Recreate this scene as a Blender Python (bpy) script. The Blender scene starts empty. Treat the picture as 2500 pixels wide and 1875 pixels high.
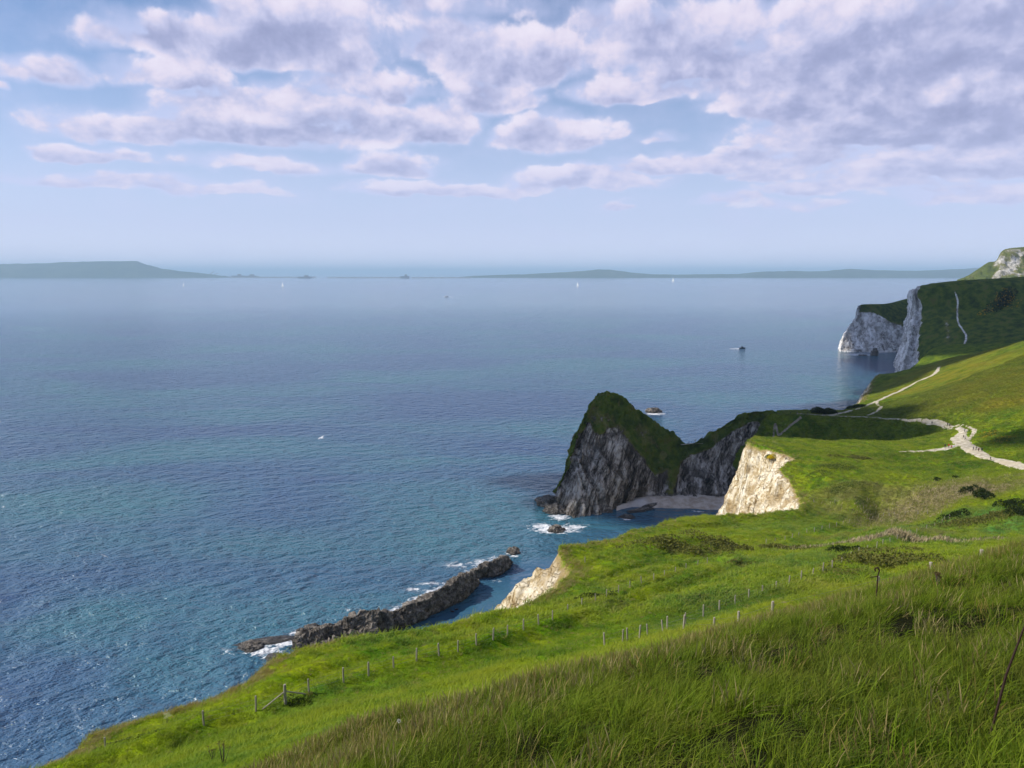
import bpy, bmesh, math, random
import numpy as np
from mathutils import Vector, Matrix
from mathutils.bvhtree import BVHTree

R = math.radians
random.seed(4)
rng = np.random.default_rng(11)
scene = bpy.context.scene
COL = scene.collection

# ------------------------------------------------------------------ camera, sun, sky, exposure
FPX, PITCH, EYE = 1920.0, R(8.0), 120.0          # focal length in photo pixels (2500 wide), metres above the sea
cam_data = bpy.data.cameras.new('camera')
cam_data.sensor_width = 36.0
cam_data.lens = 36.0 * FPX / 2500.0
cam_data.clip_start, cam_data.clip_end = 0.1, 200000.0
cam = bpy.data.objects.new('camera', cam_data)
COL.objects.link(cam)
cam.location = (0, 0, EYE)
cam.rotation_euler = (R(90) - PITCH, 0, 0)
scene.camera = cam

SUN_EL, SUN_AZ = R(42), R(-94)                   # azimuth from the view axis (+Y), negative = towards the sea
TO_SUN = Vector((math.sin(SUN_AZ) * math.cos(SUN_EL), math.cos(SUN_AZ) * math.cos(SUN_EL), math.sin(SUN_EL)))
sun_data = bpy.data.lights.new('sun', 'SUN')
sun_data.energy, sun_data.angle, sun_data.color = 5.0, R(0.53), (1.0, 0.94, 0.84)
sun = bpy.data.objects.new('sun', sun_data)
sun.rotation_euler = (-TO_SUN).to_track_quat('-Z', 'Y').to_euler()
sun.location = (-300, 100, 600)
COL.objects.link(sun)

scene.view_settings.view_transform = 'Standard'
scene.view_settings.look = 'None'
scene.view_settings.exposure = 0.2
scene.view_settings.gamma = 1.0
scene.view_settings.use_curve_mapping = False
scene.cycles.use_denoising = True
scene.cycles.max_bounces = 5
scene.cycles.diffuse_bounces = 2
scene.cycles.glossy_bounces = 2
scene.cycles.use_adaptive_sampling = True
scene.cycles.adaptive_threshold = .02
scene.cycles.transparent_max_bounces = 8
scene.cycles.sample_clamp_indirect = 4.0
scene.cycles.volume_bounces = 0


def ray(px, py):
    """direction (depth 1 along the lens axis) through a photo pixel"""
    c, s = math.cos(PITCH), math.sin(PITCH)
    u, v = (px - 1250) / FPX, (937.5 - py) / FPX
    return np.array([u, c + v * s, -s + v * c])


def P(px, py, d):
    r = ray(px, py) * d
    return np.array([r[0], r[1], EYE + r[2]])


def PZ(px, py, z=0.0):
    r = ray(px, py)
    return P(px, py, (z - EYE) / r[2])


class NT:
    """thin helper for node trees"""
    dim = '3D'

    def __init__(s, tree):
        s.t = tree; s.n = tree.nodes; s.l = tree.links

    def new(s, kind, **kw):
        n = s.n.new(kind)
        for k, v in kw.items():
            setattr(n, k, v)
        return n

    def put(s, sock, v):
        if isinstance(v, bpy.types.NodeSocket):
            s.l.new(v, sock)
        elif v is not None:
            try:
                sock.default_value = v
            except Exception:
                sock.default_value = (*v, 1.0)

    def math(s, op, a, b=None, c=None, clamp=False):
        n = s.new('ShaderNodeMath', operation=op, use_clamp=clamp)
        s.put(n.inputs[0], a); s.put(n.inputs[1], b); s.put(n.inputs[2], c)
        return n.outputs[0]

    def vmath(s, op, a, b=None):
        n = s.new('ShaderNodeVectorMath', operation=op)
        s.put(n.inputs[0], a); s.put(n.inputs[1], b)
        return n.outputs['Value'] if op in ('LENGTH', 'DOT_PRODUCT', 'DISTANCE') else n.outputs[0]

    def noise(s, vec, scale, detail=4, rough=0.55, dist=0.0, out=0):
        n = s.new('ShaderNodeTexNoise', noise_dimensions=s.dim)
        s.put(n.inputs['Vector'], vec); s.put(n.inputs['Scale'], scale)
        n.inputs['Detail'].default_value = detail; n.inputs['Roughness'].default_value = rough
        n.inputs['Distortion'].default_value = dist
        return n.outputs[out]

    def smooth(s, v, a, b, lo=0.0, hi=1.0):
        n = s.new('ShaderNodeMapRange', interpolation_type='SMOOTHSTEP')
        for i, q in enumerate((v, a, b, lo, hi)):
            s.put(n.inputs[i], q)
        return n.outputs[0]

    def ramp(s, fac, stops):
        n = s.new('ShaderNodeValToRGB')
        e = n.color_ramp.elements
        while len(e) < len(stops):
            e.new(0.5)
        for q, (p, c) in zip(e, stops):
            q.position = p; q.color = (*c, 1)
        s.put(n.inputs[0], fac)
        return n.outputs[0]

    def mix(s, f, a, b, mode='MIX'):
        n = s.new('ShaderNodeMix', data_type='RGBA', blend_type=mode)
        s.put(n.inputs[0], f); s.put(n.inputs[6], a); s.put(n.inputs[7], b)
        return n.outputs[2]

    def attr(s, name):
        return s.new('ShaderNodeAttribute', attribute_name=name).outputs['Fac']

    def scaled(s, vec, xyz):
        return s.vmath('MULTIPLY', vec, xyz)

    def bump(s, h, strength, dist, normal=None):
        n = s.new('ShaderNodeBump')
        s.put(n.inputs['Strength'], strength); s.put(n.inputs['Distance'], dist); s.put(n.inputs['Height'], h)
        if normal is not None:
            s.put(n.inputs['Normal'], normal)
        return n.outputs[0]


# ---- the sky: Nishita air with a broken layer of cumulus
world = bpy.data.worlds.new('World')
scene.world = world
world.use_nodes = True
wn = NT(world.node_tree)
wn.n.clear()


def px_dir(px, py):
    r = ray(px, py); r = r / np.linalg.norm(r)
    return math.atan2(r[0], r[1]), math.asin(r[2])


# cloud masses: photo x, y, half-width, half-height, weight
CLOUDS = [(560, 120, 300, 70, 1.0), (690, 75, 150, 110, 1.05), (400, 85, 120, 50, .8), (420, 195, 160, 45, .72), (150, 180, 110, 38, .72), (10, 195, 30, 24, .7),
          (830, 150, 150, 70, .7), (880, 215, 200, 50, .7), (450, 325, 330, 46, .95), (640, 290, 260, 80, .95), (860, 310, 200, 80, .85), (230, 380, 110, 24, .8), (1060, 315, 110, 62, .95),
          (960, 410, 140, 40, .85), (640, 410, 260, 30, .6), (330, 455, 320, 24, .75), (1130, 120, 180, 70, .85), (1260, 165, 190, 90, .9), (1190, 250, 120, 56, .95), (960, 235, 70, 26, .7),
          (1345, 340, 150, 58, 1.05), (1430, 445, 220, 36, 1.0), (1090, 465, 260, 26, .85), (1690, 405, 190, 30, .8), (1810, 375, 60, 24, .75), (1880, 425, 130, 30, .7), (1620, 340, 60, 20, .55),
          (1500, 60, 160, 60, .8), (1600, 115, 230, 80, .95), (1800, 50, 240, 70, .85), (1760, 175, 260, 60, .9), (2150, 110, 330, 120, 1.05), (2420, 90, 240, 130, 1.05), (2120, 200, 420, 70, 1.0), (1560, 230, 210, 36, .75),
          (2300, 255, 380, 60, 1.05), (2000, 260, 260, 40, .85), (2150, 330, 330, 56, 1.0), (2420, 330, 200, 80, 1.0), (1960, 390, 220, 36, .8), (2300, 410, 280, 44, .95), (1530, 505, 60, 18, .7),
          (1790, 485, 90, 20, .7), (2100, 455, 260, 30, .75), (2400, 470, 200, 36, .75), (1950, 500, 140, 18, .6), (950, 60, 330, 130, .55), (1100, 20, 260, 60, .6)]


def cloud_group():
    g = bpy.data.node_groups.new('cloud_density', 'ShaderNodeTree')
    g.interface.new_socket('Dir', in_out='INPUT', socket_type='NodeSocketVector')
    g.interface.new_socket('Density', in_out='OUTPUT', socket_type='NodeSocketFloat')
    g.interface.new_socket('Thickness', in_out='OUTPUT', socket_type='NodeSocketFloat')
    g.interface.new_socket('Mass', in_out='OUTPUT', socket_type='NodeSocketFloat')
    q = NT(g)
    gi, go = q.new('NodeGroupInput'), q.new('NodeGroupOutput')
    d = gi.outputs[0]
    sep = q.new('ShaderNodeSeparateXYZ'); q.put(sep.inputs[0], d)
    az = q.math('ARCTAN2', sep.outputs[0], sep.outputs[1])
    el = q.math('ARCSINE', sep.outputs[2])
    comb = q.new('ShaderNodeCombineXYZ'); q.put(comb.inputs[0], az); q.put(comb.inputs[1], el)
    # warp
    lz = q.math('LOGARITHM', q.math('ADD', q.math('MAXIMUM', sep.outputs[2], 0.0), 0.09), 2.718)
    c3 = q.new('ShaderNodeCombineXYZ')
    q.put(c3.inputs[0], az); q.put(c3.inputs[1], q.math('MULTIPLY', lz, 0.42)); q.put(c3.inputs[2], 0.0)
    q.dim = '2D'
    wv = q.noise(c3.outputs[0], 9.0, 3, .6, 0, 1)
    wv = q.vmath('SUBTRACT', wv, (.5, .5, .5))
    pos = q.vmath('ADD', comb.outputs[0], q.scaled(wv, (.10, .035, 0)))
    tot, sw, sy_ = None, None, None
    for (x, y, hw, hh, w) in CLOUDS:
        a, e = px_dir(x, y)
        sa, se = hw / FPX * 1.2, hh / FPX * 1.3
        v = q.scaled(q.vmath('SUBTRACT', pos, (a, e, 0)), (1 / sa, 1 / se, 0))
        sp = q.new('ShaderNodeSeparateXYZ'); q.put(sp.inputs[0], v)
        yy_ = q.math('MAXIMUM', sp.outputs[1], q.math('MULTIPLY', sp.outputs[1], -1.8))       # flat bases, heaped tops
        cb = q.new('ShaderNodeCombineXYZ'); q.put(cb.inputs[0], sp.outputs[0]); q.put(cb.inputs[1], yy_)
        m = q.smooth(q.vmath('LENGTH', cb.outputs[0]), 1.2, 0.25, 0.0, w * 1.08)
        tot = m if tot is None else q.math('SMOOTH_MAX', tot, m, .18)
        sw = m if sw is None else q.math('ADD', sw, m)
        sy_ = q.math('MULTIPLY', m, sp.outputs[1]) if sy_ is None else q.math('MULTIPLY_ADD', m, sp.outputs[1], sy_)
    height = q.math('DIVIDE', sy_, q.math('ADD', sw, .05))                                    # -: at the base, +: near the top
    # the same broken cumulus goes on outside the photographed sector
    gen = q.smooth(q.noise(c3.outputs[0], 2.6, 2, .5, 0), .47, .70, 0, .8)
    behind = q.smooth(q.math('ABSOLUTE', az), .62, .85)
    high = q.smooth(el, .32, .42)
    tot = q.math('MAXIMUM', tot, q.math('MULTIPLY', gen, q.math('MAXIMUM', behind, high)))
    def heap(vec):
        vo = q.new('ShaderNodeTexVoronoi', feature='F1', voronoi_dimensions='2D'); q.put(vo.inputs['Vector'], vec); vo.inputs['Scale'].default_value = 24.0
        vo.inputs['Detail'].default_value = 1.0; vo.inputs['Roughness'].default_value = .5
        return q.math('SUBTRACT', .46, vo.outputs['Distance'])
    wp = q.vmath('ADD', c3.outputs[0], q.scaled(wv, (.05, .05, 0)))
    f1 = q.noise(c3.outputs[0], 12.0, 8, .60, .1)
    up = q.vmath('ADD', c3.outputs[0], (-.010, .026, 0))
    f2 = q.noise(up, 12.0, 4, .60, .1)
    n_ = q.math('MULTIPLY', q.math('SUBTRACT', f1, .45), 1.7)
    hp = heap(wp)
    f = q.math('ADD', n_, q.math('MULTIPLY', hp, .34))
    dens = q.math('ADD', tot, q.math('MULTIPLY', f, q.smooth(tot, 0.0, .35, .2, 1.0)))
    q.put(go.inputs[0], dens)
    q.put(go.inputs[2], q.math('ADD', tot, q.math('MULTIPLY', q.math('SUBTRACT', f1, .5), .8)))
    # light comes down through the cloud: what lies above a spot shades it
    th_ = q.math('SUBTRACT', q.math('ADD', q.math('MULTIPLY', q.math('SUBTRACT', f2, f1), 1.6), q.math('MULTIPLY', q.math('SUBTRACT', sw, .9), .20)), q.math('MULTIPLY', height, .62))
    q.put(go.inputs[1], q.math('ADD', q.math('ADD', th_, q.math('MULTIPLY', tot, .30)), q.math('MULTIPLY', hp, -.25)))
    return g


cg = cloud_group()
sky = wn.new('ShaderNodeTexSky', sky_type='NISHITA')
sky.sun_disc = False
sky.sun_elevation = SUN_EL
sky.sun_rotation = SUN_AZ
sky.altitude = 100
sky.air_density, sky.dust_density, sky.ozone_density = 1.0, 0.3, 3.0
tc = wn.new('ShaderNodeTexCoord')
g_ = wn.new('ShaderNodeGroup'); g_.node_tree = cg
wn.put(g_.inputs[0], tc.outputs['Generated'])
cover = wn.smooth(g_.outputs[0], .40, .74)
thick = wn.smooth(g_.outputs[1], -.60, 1.25)
ccol = wn.ramp(thick, [(0.0, (.80, .75, .86)), (.28, (.70, .65, .79)), (.50, (.52, .53, .73)), (.74, (.36, .39, .60)), (1.0, (.27, .30, .49))])
base = wn.mix(1.0, sky.outputs[0], (.090, .094, .106), 'MULTIPLY')
sepw = wn.new('ShaderNodeSeparateXYZ'); wn.put(sepw.inputs[0], tc.outputs['Generated'])
veil = wn.math('MULTIPLY', wn.smooth(sepw.outputs[2], -.02, .30, .92, .04), .95)   # thin high haze whitens the lower sky
base = wn.mix(veil, base, wn.mix(wn.smooth(sepw.outputs[2], .0, .07), (.74, .77, 1.0), (.58, .63, .89)))
soft = wn.smooth(g_.outputs[2], .02, .75, 0, .72)      # thin vapour between and behind the heaps
base = wn.mix(soft, base, (.58, .61, .85))
low = wn.smooth(sepw.outputs[2], .02, .20, 0.30, 1.0)      # low clouds are seen through more air
col = wn.mix(wn.math('MULTIPLY', wn.math('MULTIPLY', cover, low), .95), base, ccol)
bg = wn.new('ShaderNodeBackground')
wn.put(bg.inputs[0], wn.mix(1.0, col, (10, 10, 10), 'MULTIPLY'))
bg.inputs[1].default_value = 0.1
wo = wn.new('ShaderNodeOutputWorld')
wn.l.new(bg.outputs[0], wo.inputs[0])
world.cycles.sampling_method = 'MANUAL'
world.cycles.sample_map_resolution = 512

# ------------------------------------------------------------------ helpers
def hash3(ix, iy, iz, seed):
    h = (ix.astype(np.int64) * 374761393 + iy.astype(np.int64) * 668265263 + iz.astype(np.int64) * 2147483647 + seed * 974711) & 0xffffffff
    h = ((h ^ (h >> 13)) * 1274126177) & 0xffffffff
    h = ((h ^ (h >> 16)) * 2246822519) & 0xffffffff
    return ((h ^ (h >> 15)) & 0xffff).astype(np.float32) / 32767.5 - 1.0


def vnoise(p, seed=0):
    i = np.floor(p).astype(np.int64); f = (p - i).astype(np.float32)
    w = f * f * f * (f * (f * 6 - 15) + 10)
    out = 0
    for dx in (0, 1):
        wx = w[:, 0] if dx else 1 - w[:, 0]
        for dy in (0, 1):
            wy = w[:, 1] if dy else 1 - w[:, 1]
            for dz in (0, 1):
                wz = w[:, 2] if dz else 1 - w[:, 2]
                out = out + wx * wy * wz * hash3(i[:, 0] + dx, i[:, 1] + dy, i[:, 2] + dz, seed)
    return out


def fbm(p, scale, octaves=4, seed=0, gain=0.5, ridged=False):
    p = np.asarray(p, dtype=np.float64) * scale
    a, s, tot = 1.0, 0.0, 0.0
    for o in range(octaves):
        n = vnoise(p + o * 17.13, seed + o)
        if ridged:
            n = 1 - 2 * np.abs(n)
        s = s + a * n; tot += a
        a *= gain; p = p * 2.03
    return s / tot


def sstep(x, a, b):
    t = np.clip((x - a) / (b - a), 0, 1)
    return t * t * (3 - 2 * t)


def grid_faces(nu, nv):
    i = np.arange(nu - 1)[:, None] * nv + np.arange(nv - 1)[None, :]
    return np.stack([i, i + nv, i + nv + 1, i + 1], -1).reshape(-1, 4)


def mesh_from(name, verts, faces, attrs=None, smooth=True):
    me = bpy.data.meshes.new(name)
    verts = np.asarray(verts, dtype=np.float32); faces = np.asarray(faces, dtype=np.int32)
    k = faces.shape[1]
    me.vertices.add(len(verts)); me.vertices.foreach_set('co', verts.ravel())
    me.loops.add(faces.size); me.loops.foreach_set('vertex_index', faces.ravel())
    me.polygons.add(len(faces))
    me.polygons.foreach_set('loop_start', np.arange(0, faces.size, k, dtype=np.int32))
    me.polygons.foreach_set('use_smooth', np.full(len(faces), smooth))
    me.update(calc_edges=True)
    for a, v in (attrs or {}).items():
        at = me.attributes.new(a, 'FLOAT', 'POINT')
        at.data.foreach_set('value', np.asarray(v, dtype=np.float32))
    return me


def link(name, me, mat=None, parent=None, **props):
    o = bpy.data.objects.new(name, me)
    COL.objects.link(o)
    if mat is not None and me is not None and not me.materials:
        me.materials.append(mat)
    if parent is not None:
        o.parent = parent
    for k, v in props.items():
        o[k] = v
    return o


def empty(name, loc, label, category, group=None, rz=0.0):
    o = bpy.data.objects.new(name, None)
    COL.objects.link(o)
    o.empty_display_size = .3
    o.location = loc; o.rotation_euler = (0, 0, rz)
    o['label'] = label; o['category'] = category
    if group:
        o['group'] = group
    return o


def catmull(pts, n):
    """resample control rows (k, ..., 3) to n rows along axis 0"""
    pts = np.asarray(pts, dtype=np.float64); k = len(pts)
    t = np.linspace(0, k - 1, n); i = np.minimum(t.astype(int), k - 2); f = (t - i)
    f = f.reshape((-1,) + (1,) * (pts.ndim - 1))
    g = lambda j: pts[np.clip(j, 0, k - 1)]
    p0, p1, p2, p3 = g(i - 1), g(i), g(i + 1), g(i + 2)
    return .5 * (2 * p1 + (p2 - p0) * f + (2 * p0 - 5 * p1 + 4 * p2 - p3) * f * f + (3 * p1 - p0 - 3 * p2 + p3) * f ** 3)


def loft(rows, nu, nv):
    """rows[col][row] of xyz -> (nu, nv, 3) smooth surface"""
    a = catmull(np.asarray(rows), nu)                 # along columns
    a = catmull(a.transpose(1, 0, 2), nv).transpose(1, 0, 2)
    return a


def grid_normals(g):
    du = np.gradient(g, axis=0); dv = np.gradient(g, axis=1)
    n = np.cross(du, dv)
    return n / (np.linalg.norm(n, axis=-1, keepdims=True) + 1e-9)


def new_mat(name):
    m = bpy.data.materials.new(name); m.use_nodes = True
    q = NT(m.node_tree); q.n.clear()
    out = q.new('ShaderNodeOutputMaterial')
    return m, q, out


def principled(q, out, color, rough=.8, normal=None, spec=.3, **kw):
    b = q.new('ShaderNodeBsdfPrincipled')
    q.put(b.inputs['Base Color'], color); q.put(b.inputs['Roughness'], rough)
    q.put(b.inputs['Specular IOR Level'], spec)
    if normal is not None:
        q.put(b.inputs['Normal'], normal)
    for k, v in kw.items():
        q.put(b.inputs[k], v)
    q.l.new(b.outputs[0], out.inputs[0])
    return b


def simple_mat(name, c1, c2, scale=4.0, rough=.8, bump=.3, spec=.3):
    m, q, out = new_mat(name)
    tcx = q.new('ShaderNodeTexCoord').outputs['Object']
    n = q.noise(tcx, scale, 6, .6)
    principled(q, out, q.mix(n, c1, c2), rough, q.bump(n, bump, .05), spec)
    return m


# ------------------------------------------------------------------ materials of the land
def grass_colour(q, pos):
    """turf colours shared by the ground sheets and the blades standing on them"""
    n1 = q.noise(pos, .035, 5, .6)
    n2 = q.noise(pos, .22, 5, .65)
    n3 = q.noise(q.scaled(pos, (1, 1, .4)), 1.7, 3, .6)
    c = q.ramp(n1, [(.36, (.055, .160, .004)), (.46, (.135, .245, .004)), (.53, (.225, .300, .005)), (.62, (.080, .195, .008))])
    c = q.mix(q.smooth(n2, .42, .68, 0, .8), c, (.270, .320, .008))
    c = q.mix(q.smooth(n2, .46, .30, 0, .8), c, (.035, .095, .006))
    c = q.mix(q.smooth(n3, .5, .75, 0, .4), c, (.25, .24, .06))
    return c


def land_mat(name, grass_fn, rock_stops, strata=(.25, .25, .25), strata_scale=1.0, rock_bump=1.2, tilt=0.0, cut=.5, cracks=.4):
    m, q, out = new_mat(name)
    pos = q.new('ShaderNodeNewGeometry').outputs['Position']
    gcol = grass_fn(q, pos)
    rt = q.new('ShaderNodeVectorRotate', rotation_type='Y_AXIS'); q.put(rt.inputs['Vector'], pos); rt.inputs['Angle'].default_value = tilt
    sv = q.scaled(rt.outputs[0], strata)
    warp = q.vmath('ADD', sv, q.scaled(q.noise(pos, .05, 4, .6, 0, 1), (1.1, 1.1, 1.1)))
    r1 = q.noise(warp, strata_scale, 8, .68)
    r2 = q.noise(warp, strata_scale * 4.3, 6, .7)
    r3 = q.noise(pos, .09, 5, .6)
    rr = q.math('ADD', q.math('MULTIPLY', r1, .62), q.math('MULTIPLY', r2, .38))
    rcol = q.ramp(rr, rock_stops)
    rcol = q.mix(q.smooth(r3, .50, .64, 0, .75), rcol, rock_stops[1][1])
    vo = q.new('ShaderNodeTexVoronoi', feature='DISTANCE_TO_EDGE')
    q.put(vo.inputs['Vector'], q.vmath('ADD', q.scaled(pos, (1, 1, 1.6)), q.scaled(q.noise(pos, cracks * 1.2, 3, .6, 0, 1), (2.2 / cracks * .4, 2.2 / cracks * .4, 2.2 / cracks * .4))))
    vo.inputs['Scale'].default_value = cracks
    crk = q.math('MULTIPLY', q.smooth(vo.outputs['Distance'], .10, .0), q.smooth(q.noise(pos, cracks * .5, 3, .6), .40, .60))
    rcol = q.mix(q.math('MULTIPLY', crk, .6), rcol, rock_stops[1][1])
    rr = q.math('SUBTRACT', rr, q.math('MULTIPLY', crk, .25))
    ra = q.attr('rock')
    edge = q.math('ADD', ra, q.math('MULTIPLY', q.math('SUBTRACT', q.noise(pos, .35, 6, .7), .5), .9))
    rk = q.smooth(edge, cut - .10, cut + .12)
    # dry tufts where the turf breaks off
    dry = q.math('MULTIPLY', q.smooth(edge, cut - .34, cut - .05), q.attr('dry'))
    gcol = q.mix(dry, gcol, q.mix(q.noise(pos, 2.1, 4), (.27, .19, .075), (.42, .33, .16)))
    hb = q.math('ADD', q.math('MULTIPLY', rr, q.math('MULTIPLY', rk, rock_bump)),
                q.math('MULTIPLY', q.noise(pos, .9, 6, .7), q.math('SUBTRACT', 1.0, rk)))
    principled(q, out, q.mix(rk, gcol, rcol), .95, q.bump(hb, .9, 1.1), .03)
    return m


def tinted_grass(q, pos, at):
    """turf colours with the plant patches and the painted hollow shade (at: reads a patch weight)"""
    c = grass_colour(q, pos)
    c = q.mix(at('olive'), c, q.mix(q.smooth(q.noise(pos, .11, 6, .68), .36, .64), (.028, .062, .006), (.120, .160, .014)))
    c = q.mix(at('teal'), c, q.mix(q.noise(pos, .5, 4, .6), (.040, .150, .030), (.090, .225, .055)))
    c = q.mix(at('gold'), c, q.mix(q.noise(pos, .5, 4, .6), (.200, .240, .010), (.300, .300, .030)))
    c = q.mix(at('lush_shade'), c, q.mix(q.noise(pos, .5, 4, .6), (.018, .065, .003), (.045, .125, .006)))
    c = q.mix(at('heath'), c, q.mix(q.noise(pos, .6, 5, .7), (.26, .15, .018), (.17, .18, .016)))
    c = q.mix(at('reed'), c, q.mix(q.noise(pos, 1.4, 4, .7), (.24, .19, .09), (.15, .15, .04)))
    return c


def field_grass(q, pos):
    c = tinted_grass(q, pos, q.attr)
    return q.mix(q.attr('thatch'), c, q.mix(q.noise(pos, 3.0, 4), (.006, .008, .002), (.024, .026, .007)))


def dark_grass(q, pos):
    n2 = q.noise(pos, .12, 6, .65)
    n3 = q.noise(pos, .8, 4, .6)
    c = q.ramp(n2, [(.34, (.024, .040, .008)), (.46, (.052, .085, .012)), (.56, (.095, .130, .016)), (.66, (.115, .110, .030))])
    return q.mix(q.smooth(n3, .55, .75, 0, .5), c, (.085, .085, .03))


CHALK = [(.37, (.10, .065, .028)), (.43, (.36, .26, .13)), (.48, (.62, .52, .34)), (.55, (.80, .73, .58))]
GREYROCK = [(.40, (.008, .007, .006)), (.46, (.085, .072, .058)), (.515, (.30, .262, .22)), (.59, (.62, .57, .50))]
REEF = [(.36, (.014, .012, .010)), (.46, (.065, .054, .042)), (.54, (.17, .15, .125)), (.64, (.34, .31, .27))]
M_FIELD = land_mat('turf_and_chalk', field_grass, CHALK, (.34, .34, .15), .9, 1.8, 0.0, .5, .55)
M_HEAD = land_mat('headland_turf_and_limestone', dark_grass, GREYROCK, (.30, .08, .055), 1.0, 3.0, R(-22), .5, .18)
M_SWYRE = land_mat('headland_turf_and_white_chalk', dark_grass, [(.39, (.075, .066, .058)), (.445, (.32, .30, .275)), (.50, (.64, .62, .59)), (.58, (.84, .82, .79))], (.10, .10, .024), 1.0, 2.4, 0.0, .5, .10)
M_FARGRASS = land_mat('far_turf_and_white_chalk', lambda q, p: q.mix(q.noise(p, .01, 5, .6), (.06, .085, .025), (.10, .12, .03)),
                      [(.40, (.09, .10, .05)), (.47, (.24, .23, .19)), (.53, (.44, .42, .38)), (.62, (.58, .56, .53))], (.02, .02, .004), 1.0, 2.0)


# ------------------------------------------------------------------ main land: fields, valley, ridge, hillside
CTRL_PIX = [  # photo x, y, depth of points on the ground
    (1250, 1875, 8), (1000, 1875, 10), (800, 1875, 14), (650, 1875, 20), (520, 1875, 31), (400, 1875, 43), (250, 1875, 57), (130, 1875, 64),
    (1600, 1875, 6.8), (2000, 1875, 6.0), (2500, 1875, 5.2), (2500, 1600, 9.4), (1900, 1700, 8.7), (1500, 1700, 10.2),
    (1000, 1760, 15), (1400, 1640, 18), (1750, 1563, 24), (2143, 1450, 27), (2275, 1412, 26), (2392, 1382, 24.5), (2500, 1345, 24),
    # lower fence line, posts' feet
    (258, 1833, 60), (498, 1771, 67), (625, 1736, 69), (697, 1718, 70), (839, 1665, 76), (961, 1631, 80), (1072, 1602, 84), (1163, 1575, 92),
    (1278, 1538, 98), (1349, 1513, 106), (1420, 1480, 114), (1510, 1446, 124), (1596, 1416, 136), (1675, 1389, 150), (1727, 1375, 158),
    (1870, 1328, 205), (1950, 1310, 225), (2073, 1279, 255), (2130, 1268, 270),
    # cliff edge
    (250, 1805, 72), (420, 1757, 76), (590, 1692, 80), (690, 1612, 90), (770, 1582, 95), (900, 1562, 100), (1000, 1557, 104), (1130, 1532, 110), (1200, 1497, 118),
    (1300, 1470, 128), (1390, 1412, 142), (1372, 1347, 162), (1430, 1342, 166), (1520, 1322, 180), (1640, 1277, 215), (1720, 1263, 240),
    (1840, 1262, 250), (1950, 1262, 252),
    # upper fence
    (1476, 1574, 62), (1520, 1567, 64), (1581, 1551, 66), (1629, 1534, 72), (1674, 1521, 74), (1756, 1491, 82), (1828, 1465, 90), (1894, 1441, 100),
    (1956, 1416, 110), (2032, 1390, 125), (2076, 1364, 142), (2118, 1347, 160), (2173, 1325, 185), (2222, 1305, 215), (2300, 1287, 228),
    (1668, 1557, 58), (1883, 1522, 43), (2143, 1452, 35),
    (2500, 1290, 215), (2500, 1180, 255), (2400, 1250, 232), (2300, 1200, 265), (2100, 1200, 272), (2000, 1300, 222), (1960, 1200, 285),
    (2000, 1150, 297), (2200, 1150, 303), (2400, 1150, 292), (2500, 1140, 288), (2418, 1128, 305), (2352, 1070, 350), (2330, 1040, 378),
    (2250, 1022, 412), (2130, 1011, 445), (2000, 1007, 460), (1900, 1006, 463), (2200, 1100, 338), (2000, 1096, 336), (1850, 1085, 332), (1800, 1090, 334),
    # hillside beyond the path
    (2060, 1000, 485), (2100, 985, 520), (2130, 948, 640), (2165, 925, 730), (2240, 902, 800), (2500, 1080, 322), (2500, 1000, 365), (2500, 920, 435), (2500, 850, 525),
    (2300, 950, 480), (2300, 880, 650), (2200, 960, 540), (2400, 950, 425), (2400, 866, 575), (2400, 1020, 372), (2300, 1010, 405), (2200, 1005, 440), (2150, 990, 490)]
CTRL_XYZ = [(0, 0, 118.3), (0, -16, 124.5), (-14, -2, 112.5), (-30, -10, 110), (-45, 20, 96), (16, 0, 120.4), (40, 0, 124), (45, 40, 107), (30, -16, 129), (70, 30, 117), (39, 58, 96), (65, 97, 81), (104, 155, 63),
            (95, 80, 97), (75, 75, 90), (150, 160, 73), (210, 180, 86), (250, 260, 78), (330, 300, 84), (380, 400, 96),
            (480, 500, 110), (600, 560, 120), (340, 720, 26), (430, 700, 40), (560, 700, 62), (680, 760, 80), (300, 830, 12), (500, 880, 40), (700, 880, 60), (250, 700, 24)]
C = np.array([P(*c) for c in CTRL_PIX] + [np.array(c, float) for c in CTRL_XYZ])


def tps_fit(C, lam=1.5):
    n = len(C); xy = C[:, :2] / 100.0
    r2 = ((xy[:, None] - xy[None]) ** 2).sum(-1)
    K = np.where(r2 > 0, r2 * np.log(r2 + 1e-12), 0)
    A = np.zeros((n + 3, n + 3))
    A[:n, :n] = K + np.diag(np.full(n, lam * 1e-3) * (1 + np.linalg.norm(xy, axis=1)))
    A[:n, n] = 1; A[:n, n + 1:] = xy; A[n, :n] = 1; A[n + 1:, :n] = xy.T
    return np.linalg.solve(A, np.concatenate([C[:, 2], np.zeros(3)]))


TW = tps_fit(C)


def tps(x, y):
    out = np.empty(len(x)); cx = C[:, :2] / 100.0; n = len(C)
    for s in range(0, len(x), 20000):
        q = np.stack([x[s:s + 20000], y[s:s + 20000]], 1) / 100.0
        r2 = ((q[:, None, 0] - cx[None, :, 0]) ** 2 + (q[:, None, 1] - cx[None, :, 1]) ** 2).astype(np.float32)
        out[s:s + 20000] = (r2 * np.log(r2 + 1e-9)) @ TW[:n].astype(np.float32) + TW[n] + q @ TW[n + 1:]
    return out


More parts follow.
